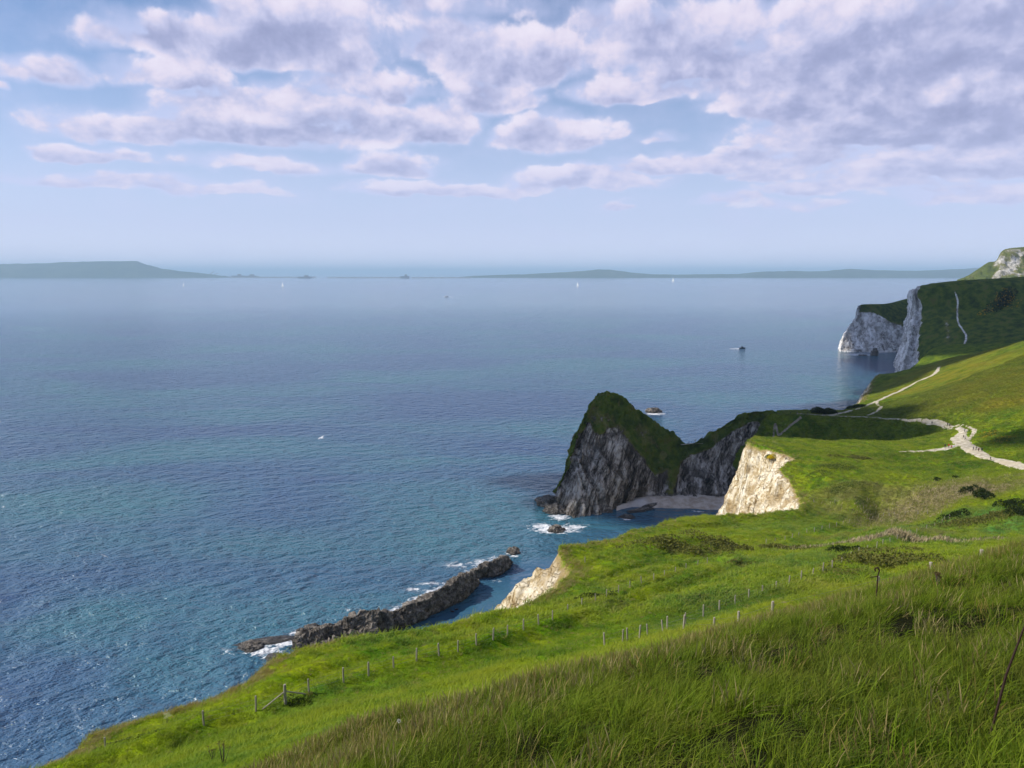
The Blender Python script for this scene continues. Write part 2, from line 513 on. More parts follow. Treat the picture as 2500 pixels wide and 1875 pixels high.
# edge of the land in plan: point, fall of the cliff, bareness
EDGE = [((-105, -40), 1.4, .34), ((-62, 20), 1.4, .34), (P(130, 1885, 64), 1.4, .34), (P(250, 1803, 73), 1.4, .34), (P(420, 1755, 77), 1.5, .34), (P(590, 1690, 81), 1.5, .36),
        (P(690, 1610, 91), 1.5, .36), (P(770, 1580, 96), 1.5, .36), (P(900, 1560, 101), 1.5, .36), (P(1000, 1555, 105), 1.5, .36), (P(1130, 1530, 111), 1.6, .5),
        (P(1200, 1497, 119), 1.7, 1), (P(1275, 1478, 127), 1.5, 1), (P(1350, 1440, 136), 1.4, .66), (P(1392, 1405, 145), 1.4, .5), (P(1388, 1365, 156), 1.5, .5), (P(1365, 1345, 165), 1.8, 1),
        (P(1430, 1341, 169), 1.4, .4), (P(1520, 1320, 183), 1.3, .3), (P(1640, 1275, 217), 1.3, .3), (P(1720, 1262, 242), 1.4, .5), (P(1840, 1261, 254), 1.5, 1),
        (P(1940, 1258, 262), 1.3, 1), (P(1960, 1225, 276), 1.2, .72), (P(1938, 1190, 292), 1.2, .75), (P(1905, 1165, 306), 1.35, 1), (P(1935, 1130, 314), 1.4, 1), (P(1900, 1108, 322), 1.5, 1),
        (P(1872, 1090, 328), 2.4, 1), (P(1838, 1092, 333), 4.0, 1), (P(1822, 1100, 340), 4.2, 1),
        ((112, 352), 3.0, .8), ((140, 356), 1.3, .5), ((185, 358), .95, .30), ((215, 366), .9, .25), ((226, 384), .85, .22), ((205, 412), .85, .22), ((178, 436), .85, .25), ((150, 448), .9, .3),
        ((160, 450), 1.0, .2), ((158, 466), 1.0, .2), ((170, 478), 1.0, .3), ((204, 480), 1.0, .3), ((230, 514), 1.6, .5), ((262, 577), 2.2, .62), ((300, 648), 2.2, .66), ((356, 740), 2.0, .62),
        ((410, 805), 1.6, .4), ((540, 965), 1.0, .05), ((900, 1000), 1, 0), ((900, -60), 1, 0), ((-60, -60), 1, 0)]
EP = np.array([[e[0][0], e[0][1]] for e in EDGE]); ES = np.array([e[1] for e in EDGE]); ER = np.array([e[2] for e in EDGE])


def edge_query(x, y):
    n = len(EP); best = np.full(len(x), 1e18); bx = np.zeros(len(x)); by = np.zeros(len(x)); bs = np.zeros(len(x)); br = np.zeros(len(x))
    inside = np.zeros(len(x), bool)
    for i in range(n):
        a, b = EP[i], EP[(i + 1) % n]
        d = b - a; L = d @ d
        t = np.clip(((x - a[0]) * d[0] + (y - a[1]) * d[1]) / L, 0, 1)
        qx, qy = a[0] + t * d[0], a[1] + t * d[1]
        r = (x - qx) ** 2 + (y - qy) ** 2
        m = r < best
        best[m] = r[m]; bx[m] = qx[m]; by[m] = qy[m]
        bs[m] = (ES[i] + t * (ES[(i + 1) % n] - ES[i]))[m]; br[m] = (ER[i] + t * (ER[(i + 1) % n] - ER[i]))[m]
        c = ((a[1] > y) != (b[1] > y)) & (x < (b[0] - a[0]) * (y - a[1]) / (b[1] - a[1] + 1e-12) + a[0])
        inside ^= c
    return np.sqrt(best) * np.where(inside, -1, 1), bx, by, bs, br


def blob(x, y, spots):
    """soft patches: (photo x, y, radius along x, radius along y, weight) on the ground"""
    v = np.zeros(len(x))
    for (bx, by, rx, ry, w) in spots:
        v = np.maximum(v, w * sstep(np.sqrt(((x - bx) / rx) ** 2 + ((y - by) / ry) ** 2), 1.25, .45))
    return v


NR, NC = 820, 620
t = np.linspace(0, 1, NR); K3 = 2.7
yy = -14 + 930 * (np.exp(K3 * t) - 1) / (math.exp(K3) - 1)
xl = np.interp(yy, [-14, 60, 120, 170, 250, 330, 420, 500, 640, 920], [-75, -80, -70, -35, 20, 62, 82, 110, 190, 300])
xr = np.interp(yy, [-14, 0, 50, 300, 500, 920], [40, 46, 92, 300, 460, 760])
X = xl[:, None] + (xr - xl)[:, None] * np.linspace(0, 1, NC)[None, :]
Y = np.repeat(yy[:, None], NC, 1)
x, y = X.ravel(), Y.ravel()
p2 = np.stack([x, y, np.zeros_like(x)], 1)
far = sstep(y, 20, 120)
wob = (fbm(p2, .045, 3, 3) * 3.0 + fbm(p2, .22, 3, 5) * 1.5) * (.25 + .75 * far)
wob2 = (fbm(p2, .05, 3, 23) * 3.0 + fbm(p2, .25, 3, 25) * 1.5) * (.25 + .75 * far)
sd, ex, ey, es, er = edge_query(x + wob, y + wob2)
zin = tps(x, y)
ze = tps(ex, ey)
out_d = np.maximum(sd, 0)
gul = fbm(p2, .11, 4, 31, ridged=True)
drop = es * out_d * (1 + .28 * fbm(p2, .06, 3, 41)) + sstep(out_d, .5, 6) * gul * 2.2 * er
z = np.where(sd > 0, ze - drop, zin)
z = np.maximum(z, -6)
# lie of the turf: hummocks, terracettes and the hollow beside the fence
hum = fbm(p2, .05, 4, 51) * 1.0 * sstep(y, 60, 160) + fbm(p2, .16, 3, 61) * .42 * sstep(y, 25, 80) + fbm(p2, .5, 2, 71) * .12 + fbm(p2, .30, 2, 75) * .30 * sstep(y, 40, 20)
ax_ = (x * .59 + y * .81); ac_ = (x * .81 - y * .59)
tern = fbm(np.stack([ax_ * .018, ac_ * .15, 0 * ax_], 1), 1.0, 3, 101)
hum = hum + tern * 1.7 * sstep(y, 35, 70) * sstep(y, 330, 240)
hum = hum + .30 * fbm(np.stack([ax_ * .05, ac_ * .42, 0 * ax_], 1), 1.0, 2, 121, ridged=True) * sstep(y, 50, 90) * sstep(y, 420, 330)
FLINE = np.array([P(*c)[:2] for c in CTRL_PIX if c in ((258, 1833, 60), (498, 1771, 67), (697, 1718, 70), (839, 1665, 76), (961, 1631, 80), (1072, 1602, 84), (1163, 1575, 92), (1278, 1538, 98), (1349, 1513, 106), (1420, 1480, 114), (1510, 1446, 124), (1596, 1416, 136), (1675, 1389, 150), (1727, 1375, 158))])
fd = np.full(len(x), 1e9); fs_ = np.zeros(len(x))
for a_, b_ in zip(FLINE[:-1], FLINE[1:]):
    d_ = b_ - a_; t_ = np.clip(((x - a_[0]) * d_[0] + (y - a_[1]) * d_[1]) / (d_ @ d_), 0, 1)
    r_ = np.hypot(x - a_[0] - t_ * d_[0], y - a_[1] - t_ * d_[1]); m_ = r_ < fd
    side_ = np.sign((x - a_[0]) * d_[1] - (y - a_[1]) * d_[0])
    fd[m_] = r_[m_]; fs_[m_] = side_[m_]
fd = fd * fs_ + fbm(p2, .12, 2, 111) * .8
hum = hum - 2.4 * np.exp(-((fd - 2.8) / 1.5) ** 2) + 1.2 * np.exp(-((fd - 6.0) / 1.7) ** 2)
lush_shade = .9 * np.exp(-((fd - 2.2) / 1.7) ** 2)  # long grass; its dark green also paints shade into the fence hollow
z = z + hum * np.where(sd > 0, .4, 1) * sstep(np.hypot(x, y), 4, 14)
rock = np.where(sd > -1.0, er * sstep(sd, -1.0, 2.0), 0)
V = np.stack([x, y, z], 1)
gridV = V.reshape(NR, NC, 3)
nrm = grid_normals(gridV.transpose(1, 0, 2)).transpose(1, 0, 2).reshape(-1, 3)
rd = fbm(V * np.array([1, 1, .5]), .10, 5, 81, .62, ridged=True) * 2.3 + fbm(V * np.array([1, 1, .45]), .45, 4, 91, .65) * 1.5
V = V + nrm * (rd * sstep(rock, .3, .8))[:, None] * np.where(sd > 0, 1, 0)[:, None]


def gpx(px, py, d):
    q = P(px, py, d); return q[0], q[1]


patch = lambda px, py, d, rx, ry, w=1.0: (*gpx(px, py, d), rx, ry, w)
teal = blob(x, y, [patch(1780, 1440, 95, 9, 16, .8), patch(2150, 1310, 195, 26, 22, .8), patch(2350, 1270, 225, 40, 18, .8), patch(1900, 1370, 150, 16, 20, .6), patch(1700, 1480, 80, 6, 10, .6),
                   patch(1900, 1290, 235, 22, 12, .5), patch(900, 1720, 62, 10, 5, .6)])
reed = blob(x, y, [patch(2270, 1210, 262, 46, 14, .9), patch(2120, 1190, 275, 26, 10, .7), patch(2180, 1298, 216, 24, 5, .95), patch(2390, 1185, 270, 34, 8, .6), patch(2440, 1322, 190, 16, 8, .5)])
heath = blob(x, y, [patch(2300, 930, 540, 50, 55, .6), (335, 600, 60, 50, .5), patch(2480, 980, 385, 22, 20, .8), patch(2400, 960, 420, 40, 40, .4), patch(2470, 900, 450, 50, 40, .5)])
lush_shade = np.maximum(lush_shade, blob(x, y, [patch(1800, 1455, 92, 9, 13, .8), patch(1640, 1490, 88, 6, 8, .7), patch(1480, 1490, 108, 7, 8, .6), patch(900, 1720, 66, 7, 5, .7), patch(1150, 1640, 72, 6, 8, .5), patch(2250, 1120, 325, 45, 9, .8), patch(2400, 1135, 305, 40, 7, .8), patch(1930, 1270, 250, 12, 6, .7), patch(2080, 1290, 240, 30, 4, .5), patch(1350, 1450, 130, 5, 8, .5)]))
gold = blob(x, y, [patch(1700, 1540, 55, 10, 9, .8), patch(2000, 1450, 60, 12, 20, .8), patch(2200, 1395, 80, 14, 26, .7), patch(1400, 1600, 48, 8, 9, .6), patch(1450, 1470, 112, 4, 14, .5), patch(1000, 1700, 58, 9, 5, .5)])
brk = np.clip(.75 + fbm(p2, .12, 4, 15) * .9, 0, 1)
dry = np.where(y < 230, 1.0, sstep(er, .4, .7))
yc0 = np.interp(x, [-14, -7, -2, 1.4, 6.3, 12.6, 22], [9, 15, 15.5, 18, 24, 28, 25])
thatch = sstep(y, yc0 + 1.5, yc0 - 1.5)
me = mesh_from('terrain', V, grid_faces(NR, NC)[:, ::-1] if False else grid_faces(NR, NC), dict(rock=rock, teal=teal * brk, reed=reed * brk, heath=heath * brk, dry=dry, thatch=thatch, lush_shade=lush_shade * brk, gold=gold * brk, olive=sstep(y, 330, 420) * .85 + .25 * sstep(y, 200, 300) * sstep(y, 420, 330)))
terrain = link('terrain', me, M_FIELD, kind='structure')
LAND_V, LAND_SD, LAND_ROCK, LAND_DRY = V, sd, rock, dry
LAND_TINT = dict(teal=teal * brk, reed=reed * brk, heath=heath * brk, lush_shade=lush_shade * brk, gold=gold * brk, olive=sstep(y, 330, 420) * .85 + .25 * sstep(y, 200, 300) * sstep(y, 420, 330))
# normals should look up
if me.polygons[NR * NC // 3].normal.z < 0:
    me.flip_normals()

dg = bpy.context.evaluated_depsgraph_get()
BVH = BVHTree.FromObject(terrain, dg)


def hit(px, py, bvh=None):
    d = Vector(ray(px, py)).normalized()
    r = (bvh or BVH).ray_cast(Vector((0, 0, EYE)), d, 5000)
    return r[0]


def ground(x, y, bvh=None):
    r = (bvh or BVH).ray_cast(Vector((x, y, 400)), Vector((0, 0, -1)))
    return r[0], r[1]


def turf_sheet(name, cols, nu, nv, mat, rockfn, disp, seed=0, flip=False, **props):
    g = loft(cols, nu, nv)
    n = grid_normals(g)
    if flip:
        n = -n
    uv = np.stack(np.meshgrid(np.linspace(0, 1, nu), np.linspace(0, 1, nv), indexing='ij'), -1).reshape(-1, 2)
    g = g.reshape(-1, 3); n = n.reshape(-1, 3)
    rk = rockfn(g, uv)
    g = g + n * disp(g, uv, rk)[:, None]
    me = mesh_from(name, g, grid_faces(nu, nv), dict(rock=rk, dry=np.full(len(g), .25)))
    o = link(name, me, mat, kind='structure', **props)
    return o


# ------------------------------------------------------------------ the limestone headland
def zrow(px, py, z):
    return PZ(px, py, z)


HC = [  # crest, lower edge of turf, middle of the rock face, foot
    ((1352, 1200, 404), (1355, 1208, 402), (1358, 1218, 400), (1364, 1238, -3)),
    ((1376, 1160, 408), (1382, 1172, 405), (1380, 1212, 400), (1374, 1266, -3)),
    ((1400, 1078, 415), (1412, 1090, 411), (1404, 1182, 397), (1395, 1282, -3)),
    ((1436, 1003, 424), (1436, 1040, 418), (1436, 1160, 401), (1430, 1281, -3)),
    ((1460, 964, 429), (1472, 1062, 416), (1478, 1168, 402), (1480, 1268, -3)),
    ((1504, 960, 431), (1520, 1095, 418), (1520, 1180, 407), (1520, 1250, -3)),
    ((1545, 990, 434), (1566, 1128, 423), (1562, 1180, 415), (1556, 1226, 0)),
    ((1600, 1030, 440), (1602, 1168, 427), (1602, 1190, 424), (1600, 1214, 2)),
    ((1650, 1063, 444), (1652, 1150, 433), (1645, 1185, 428), (1640, 1218, 2)),
    ((1690, 1080, 446), (1690, 1118, 441), (1684, 1160, 434), (1680, 1216, 2)),
    ((1740, 1055, 450), (1738, 1098, 445), (1730, 1150, 437), (1730, 1216, 2)),
    ((1800, 1018, 455), (1793, 1070, 448), (1786, 1140, 439), (1780, 1214, 2)),
    ((1850, 1005, 460), (1850, 1040, 455), (1842, 1120, 444), (1836, 1210, 2)),
    ((1905, 1008, 464), (1905, 1070, 453), (1895, 1130, 444), (1890, 1200, 2))]
cols = []
for (a, b, c, f) in HC:
    A, B, Cc, F = P(*a), P(*b), P(*c), PZ(*f)
    away = np.array([.12, .99, 0])
    back2 = A + away * (16 + .25 * A[2]); back2[2] = A[2] * .40
    back3 = A + away * (26 + .75 * A[2]); back3[2] = -5
    deep = F + (F - Cc) * .1; deep[2] = F[2] - 5
    cols.append([back3, back2, A, .55 * A + .45 * B, B, Cc, F, deep])


def head_rock(g, uv):
    v = uv[:, 1] * 7
    u = uv[:, 0] * 13
    edge = 3.75 + .6 * fbm(g, .07, 4, 7, .6)
    edge = edge - 1.2 * sstep(u, 3.6, 1.0) + 0.25 * np.sin(u * 2.1)
    r = sstep(v, edge - .35, edge + .35)
    r = np.maximum(r, sstep(v, 1.6, .8))
    r = r * (1 - .9 * np.exp(-((u - 7.9) / .42) ** 2) * sstep(v, 6.2, 5.2))            # green gully
    r = np.maximum(r, .75 * sstep(np.abs(v - 2.0), .5, .1) * sstep(fbm(g, .15, 3, 19), -.1, .5) * sstep(u, 7.5, 6))
    return np.clip(r + .9 * np.clip(fbm(g * np.array([1, .6, .6]), .11, 4, 9, .6), 0, 1) * sstep(v, 1.9, 2.6), 0, 1)


def head_disp(g, uv, rk):
    # near-vertical limestone beds: ribs run down the face and bend over
    s = g[:, 0] * .55 + g[:, 1] * .10 + 3.4 * fbm(g, .035, 3, 2) + .24 * g[:, 2] * sstep(g[:, 2], 4, 30)
    q = np.stack([s, g[:, 1] * .05, g[:, 2] * .055], 1)
    beds = fbm(q, .42, 5, 12, .6, ridged=True) * 3.0
    coarse = fbm(g, .05, 4, 14, .55) * 4.0
    fine = fbm(g, .55, 3, 15, .6) * .5
    foot = sstep(g[:, 2], 4, 0) * fbm(g, .22, 3, 16) * 2.0
    return rk * (beds + coarse + fine + foot) + (1 - rk) * (fbm(g, .09, 4, 18, .6) * 3.4 + fbm(g, .40, 3, 8, .6, ridged=True) * .9)


headland = turf_sheet('headland', cols, 460, 400, M_HEAD, head_rock, head_disp)
M_HEAD.node_tree.nodes  # noqa

# ------------------------------------------------------------------ chalk headlands further along
def zpt(px, py, d, z):
    q = P(px, py, d); q[2] = z; return q


SW = []
for (a, b, c, f) in [((2225, 712, 1180), (2210, 770, 1170), (2195, 840, 1150), (2175, 905, 1100)),
                     ((2240, 703, 1045), (2227, 762, 1012), (2212, 832, 982), (2188, 912, 955)),
                     ((2246, 699, 1034), (2243, 762, 996), (2233, 832, 966), (2222, 916, 940)),
                     ((2255, 696, 1026), (2259, 762, 986), (2249, 824, 955), (2252, 905, 915)),
                     ((2290, 690, 1016), (2292, 762, 975), (2292, 826, 935), (2292, 905, 885)),
                     ((2340, 685, 1008), (2340, 762, 960), (2340, 830, 905), (2340, 905, 840)),
                     ((2420, 681, 1000), (2420, 762, 940), (2420, 830, 875), (2420, 905, 790)),
                     ((2520, 675, 990), (2520, 762, 925), (2520, 830, 850), (2520, 905, 760)),
                     ((2700, 665, 980), (2700, 762, 915), (2700, 830, 840), (2700, 905, 750))]:
    A, B, Cc, F = P(*a), P(*b), P(*c), P(*f)
    if f[0] < 2260:
        F[2] = min(F[2], 1.0)
    D = F.copy(); D[2] -= 12; D[1] -= 6
    bk = A + np.array([A[0] / A[1] * 260 + 60, 260, 0]); bk[2] = A[2] - 40
    SW.append([bk, A, B, Cc, F, D])


def sw_rock(g, uv):
    u, v = uv[:, 0] * 8, uv[:, 1] * 5
    n = fbm(g, .03, 4, 3)
    b = 3.0 - .25 * sstep(v, 1.2, 2.6) + .3 * sstep(v, 3.0, 3.8)
    n5 = fbm(g * np.array([1, 1, .5]), .06, 4, 33, .65)
    r = sstep(u + n * .35 + n5 * .8, b + .22, b - .3) * sstep(v + n5 * .1, .98, 1.10)
    scar = np.exp(-((u - (4.72 + .16 * v + .10 * np.sin(v * 5) + .12 * fbm(g, .03, 3, 8))) / .045) ** 2) * sstep(v, 1.3, 1.6) * .85
    scar2 = np.exp(-((u - (4.35 + .05 * v)) / .22) ** 2) * sstep(v, 1.8, 2.4) * (.28 + .5 * np.clip(fbm(g * np.array([1, 1, .25]), .09, 4, 28), 0, 1))
    return np.clip(np.maximum(np.maximum(r, scar), scar2), 0, 1)


def sw_disp(g, uv, rk):
    q = g * np.array([.09, .09, .02])
    return sstep(rk, .35, .8) * sstep(uv[:, 0], .42, .36) * (fbm(q, 1.0, 5, 5, .6, ridged=True) * 5.0 + fbm(g, .12, 4, 6, .6) * 2.2) + fbm(g, .02, 4, 4) * 3.0 * sstep(uv[:, 1], .15, .3) + fbm(g, .15, 3, 44) * .6


swyre = turf_sheet('chalk_headland', SW, 360, 240, M_SWYRE, sw_rock, sw_disp)

BT = []
for (a, b, c, f) in [((2105, 752, 1330), (2085, 790, 1325), (2065, 820, 1318), (2052, 850, 1310)),
                     ((2099, 747, 1262), (2086, 782, 1252), (2060, 815, 1244), (2047, 858, 1228)),
                     ((2103, 746, 1254), (2100, 764, 1250), (2078, 812, 1238), (2062, 860, 1216)),
                     ((2128, 744, 1268), (2132, 766, 1246), (2120, 812, 1232), (2112, 862, 1207)),
                     ((2168, 741, 1286), (2168, 783, 1238), (2162, 820, 1228), (2156, 863, 1203)),
                     ((2215, 729, 1330), (2212, 800, 1230), (2206, 830, 1222), (2200, 862, 1208)),
                     ((2262, 720, 1350), (2260, 806, 1224), (2254, 832, 1216), (2250, 862, 1208))]:
    A, B, Cc, F = P(*a), P(*b), P(*c), P(*f)
    F[2] = -2
    bk = A + np.array([A[0] / A[1] * 130 + 15, 130, 0]); bk[2] = A[2] * .3
    D = F.copy(); D[2] -= 6
    BT.append([bk, A, B, Cc, F, D])


def bt_rock(g, uv):
    u, v = uv[:, 0] * 6, uv[:, 1] * 5
    n = fbm(g, .04, 4, 3) * .2
    return np.clip(np.maximum(sstep(v + n, 1.88, 2.06), sstep(u + n, 2.05, 1.75) * sstep(v, 1.0, 1.12)), 0, 1)


def bt_disp(g, uv, rk):
    q = g * np.array([.09, .09, .018])
    return sstep(rk, .4, .8) * (fbm(q, 1.0, 5, 5, .6, ridged=True) * 3.6 + fbm(g, .1, 4, 6, .6) * 2.4)


bats = turf_sheet('chalk_point', BT, 260, 180, M_SWYRE, bt_rock, bt_disp)

WN = []
for (px, py) in [(2340, 684), (2360, 677), (2390, 657), (2414, 641), (2433, 637), (2447, 614), (2462, 607), (2500, 603), (2560, 600), (2700, 596)]:
    A = P(px, py, 2480); B = P(px - 4, py + .38 * (712 - py), 2400); Cc = P(px - 8, py + .7 * (712 - py), 2330); F = P(px - 14, 716, 2230)
    bk = A + np.array([A[0] / A[1] * 260 + 60, 260, -60])
    WN.append([bk, A, B, Cc, F])


def wn_rock(g, uv):
    u, v = uv[:, 0] * 9, uv[:, 1] * 4
    n = fbm(g, .012, 4, 3)
    r = sstep(u + n * .6, 3.5, 3.9) * sstep(v + n * .2, 1.10, 1.3) * sstep(v + .35 * u + n, 6.0, 5.2)
    stk = fbm(g * np.array([.03, .03, .006]), 1.0, 4, 36, .6)
    return np.clip(r * (.62 + 1.1 * stk) + .3 * sstep(n, .1, .5) * sstep(v, 1.2, 1.5), 0, 1)


far_cliff = turf_sheet('far_chalk_cliff', WN, 220, 140, M_FARGRASS, wn_rock,
                       lambda g, uv, rk: fbm(g * np.array([.03, .03, .008]), 1.0, 5, 5, .6, ridged=True) * 9 * sstep(uv[:, 1], .25, .4), )

# ------------------------------------------------------------------ distant shores
def far_mat():
    m, q, out = new_mat('distant_land')
    pos = q.new('ShaderNodeNewGeometry').outputs['Position']
    n = q.noise(pos, .0022, 6, .65); n2 = q.noise(pos, .012, 4, .6)
    c = q.ramp(n, [(.3, (.030, .045, .020)), (.5, (.045, .070, .035)), (.62, (.07, .09, .05)), (.74, (.11, .11, .08))])
    c = q.mix(q.smooth(n2, .60, .75, 0, .5), c, (.22, .2, .17))
    principled(q, out, c, .95, None, .1)
    return m


M_FAR = far_mat()


def far_land(name, profile, depth, shore, thick, jag, seed):
    pr = np.array(profile, float)
    n = 300
    pxs = np.linspace(pr[0, 0], pr[-1, 0], n); pys = np.interp(pxs, pr[:, 0], pr[:, 1])
    rows = []
    for px, py in zip(pxs, pys):
        top = P(px, py, depth + thick * .5)
        h = max(top[2], 4)
        line = []
        for k, (dd, hh) in enumerate([(-.02, -8), (0, 1), (.12, .30 * h), (.28, .62 * h), (.5, h), (.75, .8 * h), (1.0, -8)]):
            q = P(px, shore, depth); r = ray(px, py)
            q = q + np.array([r[0], r[1], 0]) * thick * dd; q[2] = hh
            line.append(q)
        rows.append(line)
    g = np.array(rows)
    g = catmull(g.transpose(1, 0, 2), 40).transpose(1, 0, 2)
    f = g.reshape(-1, 3)
    f[:, 2] += (fbm(f, 1 / 900., 5, seed, .6) * jag + fbm(f, 1 / 160., 2, seed + 3) * jag * .35) * sstep(f[:, 2], 2, 40)
    me = mesh_from(name, f, grid_faces(n, 40))
    return link(name, me, M_FAR, kind='structure')


far_land('island_hill', [(-260, 650), (-100, 647), (0, 645), (107, 644), (192, 640), (300, 638), (339, 638), (362, 647), (395, 655), (440, 663), (490, 668), (540, 674), (570, 677)], 22000, 678, 2600, 40, 5)
far_land('town_hill', [(1120, 677), (1180, 673), (1250, 671), (1320, 669), (1380, 665), (1430, 661), (1459, 658), (1493, 660), (1540, 666), (1589, 670), (1645, 671), (1815, 669), (1860, 664), (1940, 663), (2007, 662),
                       (2075, 658), (2140, 660), (2210, 660), (2270, 660), (2323, 657), (2380, 655), (2500, 652), (2700, 650)], 21500, 678.5, 3200, 36, 9)


# ------------------------------------------------------------------ the sea
def sea_mat():
    m, q, out = new_mat('sea_water')
    geo = q.new('ShaderNodeNewGeometry')
    pos = geo.outputs['Position']
    cd = q.new('ShaderNodeCameraData').outputs['View Distance'] if False else None
    sep = q.new('ShaderNodeSeparateXYZ'); q.put(sep.inputs[0], pos)
    rot = q.new('ShaderNodeVectorRotate', rotation_type='Z_AXIS'); q.put(rot.inputs['Vector'], pos); rot.inputs['Angle'].default_value = R(-20)
    wv = q.scaled(rot.outputs[0], (.85, 1.2, 0))
    w1 = q.noise(wv, .115, 4, .60, .12)
    w2 = q.noise(wv, .34, 4, .62, .1)
    w3 = q.noise(wv, .028, 3, .5)
    calm = q.attr('calm')
    amp = q.math('SUBTRACT', 1.0, q.math('MULTIPLY', calm, .8))
    h = q.math('ADD', q.math('MULTIPLY', w1, 2.3), q.math('MULTIPLY', w2, .55))
    h = q.math('ADD', h, q.math('MULTIPLY', w3, 1.2))
    big = q.noise(q.scaled(pos, (.7, 1.6, 0)), .0048, 4, .55, .5)
    sh = q.attr('shallow')
    deep = q.ramp(big, [(.38, (.028, .066, .155)), (.5, (.031, .088, .164)), (.62, (.033, .122, .164))])
    c = q.mix(sh, deep, (.034, .135, .150))
    fo = q.attr('foam')
    fn = q.noise(q.scaled(rot.outputs[0], (.8, 1.2, 0)), .33, 7, .72, 1.2)
    foam = q.smooth(q.math('ADD', fo, q.math('MULTIPLY', q.math('SUBTRACT', fn, .5), q.smooth(fo, .02, .3, 0, 1.6))), .48, .74)
    caps = q.math('MULTIPLY', q.smooth(q.noise(wv, .12, 6, .7), .80, .83), .5)
    foam = q.math('MAXIMUM', foam, caps)
    c = q.mix(foam, c, (.62, .64, .66))
    rough = q.math('ADD', .11, q.math('MULTIPLY', foam, .6))
    b = principled(q, out, c, rough, q.bump(h, amp, 2.5), .5)
    b.inputs['IOR'].default_value = 1.33
    return m


M_SEA = sea_mat()
REEF_LINE = [PZ(715, 1583), PZ(800, 1562), PZ(900, 1537), PZ(1000, 1500), PZ(1080, 1462), PZ(1150, 1425), PZ(1205, 1395), PZ(1250, 1368)]
FOAM_GAIN = 1.3
FOAM = [(1250, 1352, 15, 7, .55), (1175, 1372, 30, 8, .5), (1110, 1380, 34, 6, .5), (1185, 1405, 26, 5, .45), (1210, 1420, 14, 4, .4), (690, 1570, 22, 9, .68), (640, 1590, 34, 9, .62), (600, 1560, 20, 5, .4), (560, 1590, 24, 7, .45),
        (672, 1606, 20, 6, .7), (730, 1545, 30, 5, .5), (860, 1490, 30, 5, .42), (1010, 1440, 30, 5, .5), (1050, 1425, 30, 4, .5), (1357, 1292, 40, 7, .7), (1320, 1285, 26, 5, .6), (1365, 1262, 20, 7, .6), (1345, 1235, 16, 5, .6), (1400, 1284, 32, 4, .55),
        (1530, 1266, 10, 3, .6), (1600, 1243, 30, 2, .4), (1700, 1248, 40, 2, .45), (1600, 1010, 22, 3, .6), (2095, 866, 30, 2.5, .6), (2120, 862, 70, 2, .45), (940, 1390, 50, 4, .2), (1300, 1330, 60, 6, .2)]


def sea_attrs(x, y):
    foam = np.zeros(len(x)); calm = np.zeros(len(x)); sh = np.zeros(len(x))
    for (px, py, rx, ry, w) in FOAM:
        c = PZ(px, py); d = np.linalg.norm(c[:2]); s = math.hypot(c[1], EYE)
        ax = 1.9 * rx / FPX * s; ay = 1.9 * ry / FPX * s * s / EYE
        foam = np.maximum(foam, FOAM_GAIN * w * np.exp(-((x - c[0]) / ax) ** 2 - ((y - c[1]) / ay) ** 2))
    rl = np.array([p[:2] for p in REEF_LINE])
    for i in range(len(rl) - 1):
        a, b = rl[i], rl[i + 1]; d = b - a
        tt = np.clip(((x - a[0]) * d[0] + (y - a[1]) * d[1]) / (d @ d), 0, 1)
        off = np.array([-d[1], d[0]]) / np.linalg.norm(d) * 7.5
        r = np.hypot(x - a[0] - tt * d[0] - off[0], y - a[1] - tt * d[1] - off[1])
        foam = np.maximum(foam, .62 * np.exp(-(r / 4.0) ** 2))
        offr = -off * 3.2
        r = np.hypot(x - a[0] - tt * d[0] - offr[0], y - a[1] - tt * d[1] - offr[1])
        calm = np.maximum(calm, sstep(r, 26, 12))
    c = PZ(1500, 1290); calm = np.maximum(calm, .6 * np.exp(-((x - c[0]) / 45) ** 2 - ((y - c[1]) / 40) ** 2))
    for (px, py, rx, ry, w) in [(1080, 1300, 300, 120, .55), (700, 1330, 340, 60, .5), (200, 1220, 260, 60, .4), (2080, 960, 90, 60, .9), (1960, 800, 300, 60, .3), (1300, 740, 700, 35, .35), (2000, 900, 140, 60, .4), (1640, 1244, 120, 10, .4)]:
        c = PZ(px, py); s = math.hypot(c[1], EYE)
        ax = rx / FPX * s; ay = ry / FPX * s * s / EYE
        sh = np.maximum(sh, w * np.exp(-((x - c[0]) / ax) ** 2 - ((y - c[1]) / ay) ** 2))
    return foam, calm, sh


n1, n2 = 420, 380
r1 = 40 + 1500 * np.linspace(0, 1, n1) ** 2.0
r2 = np.geomspace(1560, 110000, 60)
rr_ = np.concatenate([r1, r2])
th = np.linspace(-.95, .95, n2)
thb = np.linspace(.95, 2 * math.pi - .95, 80)[1:-1]
tha = np.concatenate([th, thb, [2 * math.pi - .95]])
sx = (rr_[:, None] * np.sin(tha)[None]).ravel(); sy = (rr_[:, None] * np.cos(tha)[None]).ravel()
fo, ca, shl = sea_attrs(sx, sy)
ca = np.maximum(ca, 1.0 * sstep(np.hypot(sx, sy), 350, 3400))      # ripple flattened with distance to brighten the far water
sv = np.stack([sx, sy, np.zeros_like(sx)], 1)
me = mesh_from('sea', sv, grid_faces(len(rr_), len(tha)), dict(foam=fo, calm=ca, shallow=shl))
if me.polygons[0].normal.z < 0:
    me.flip_normals()
link('sea', me, M_SEA, kind='structure')

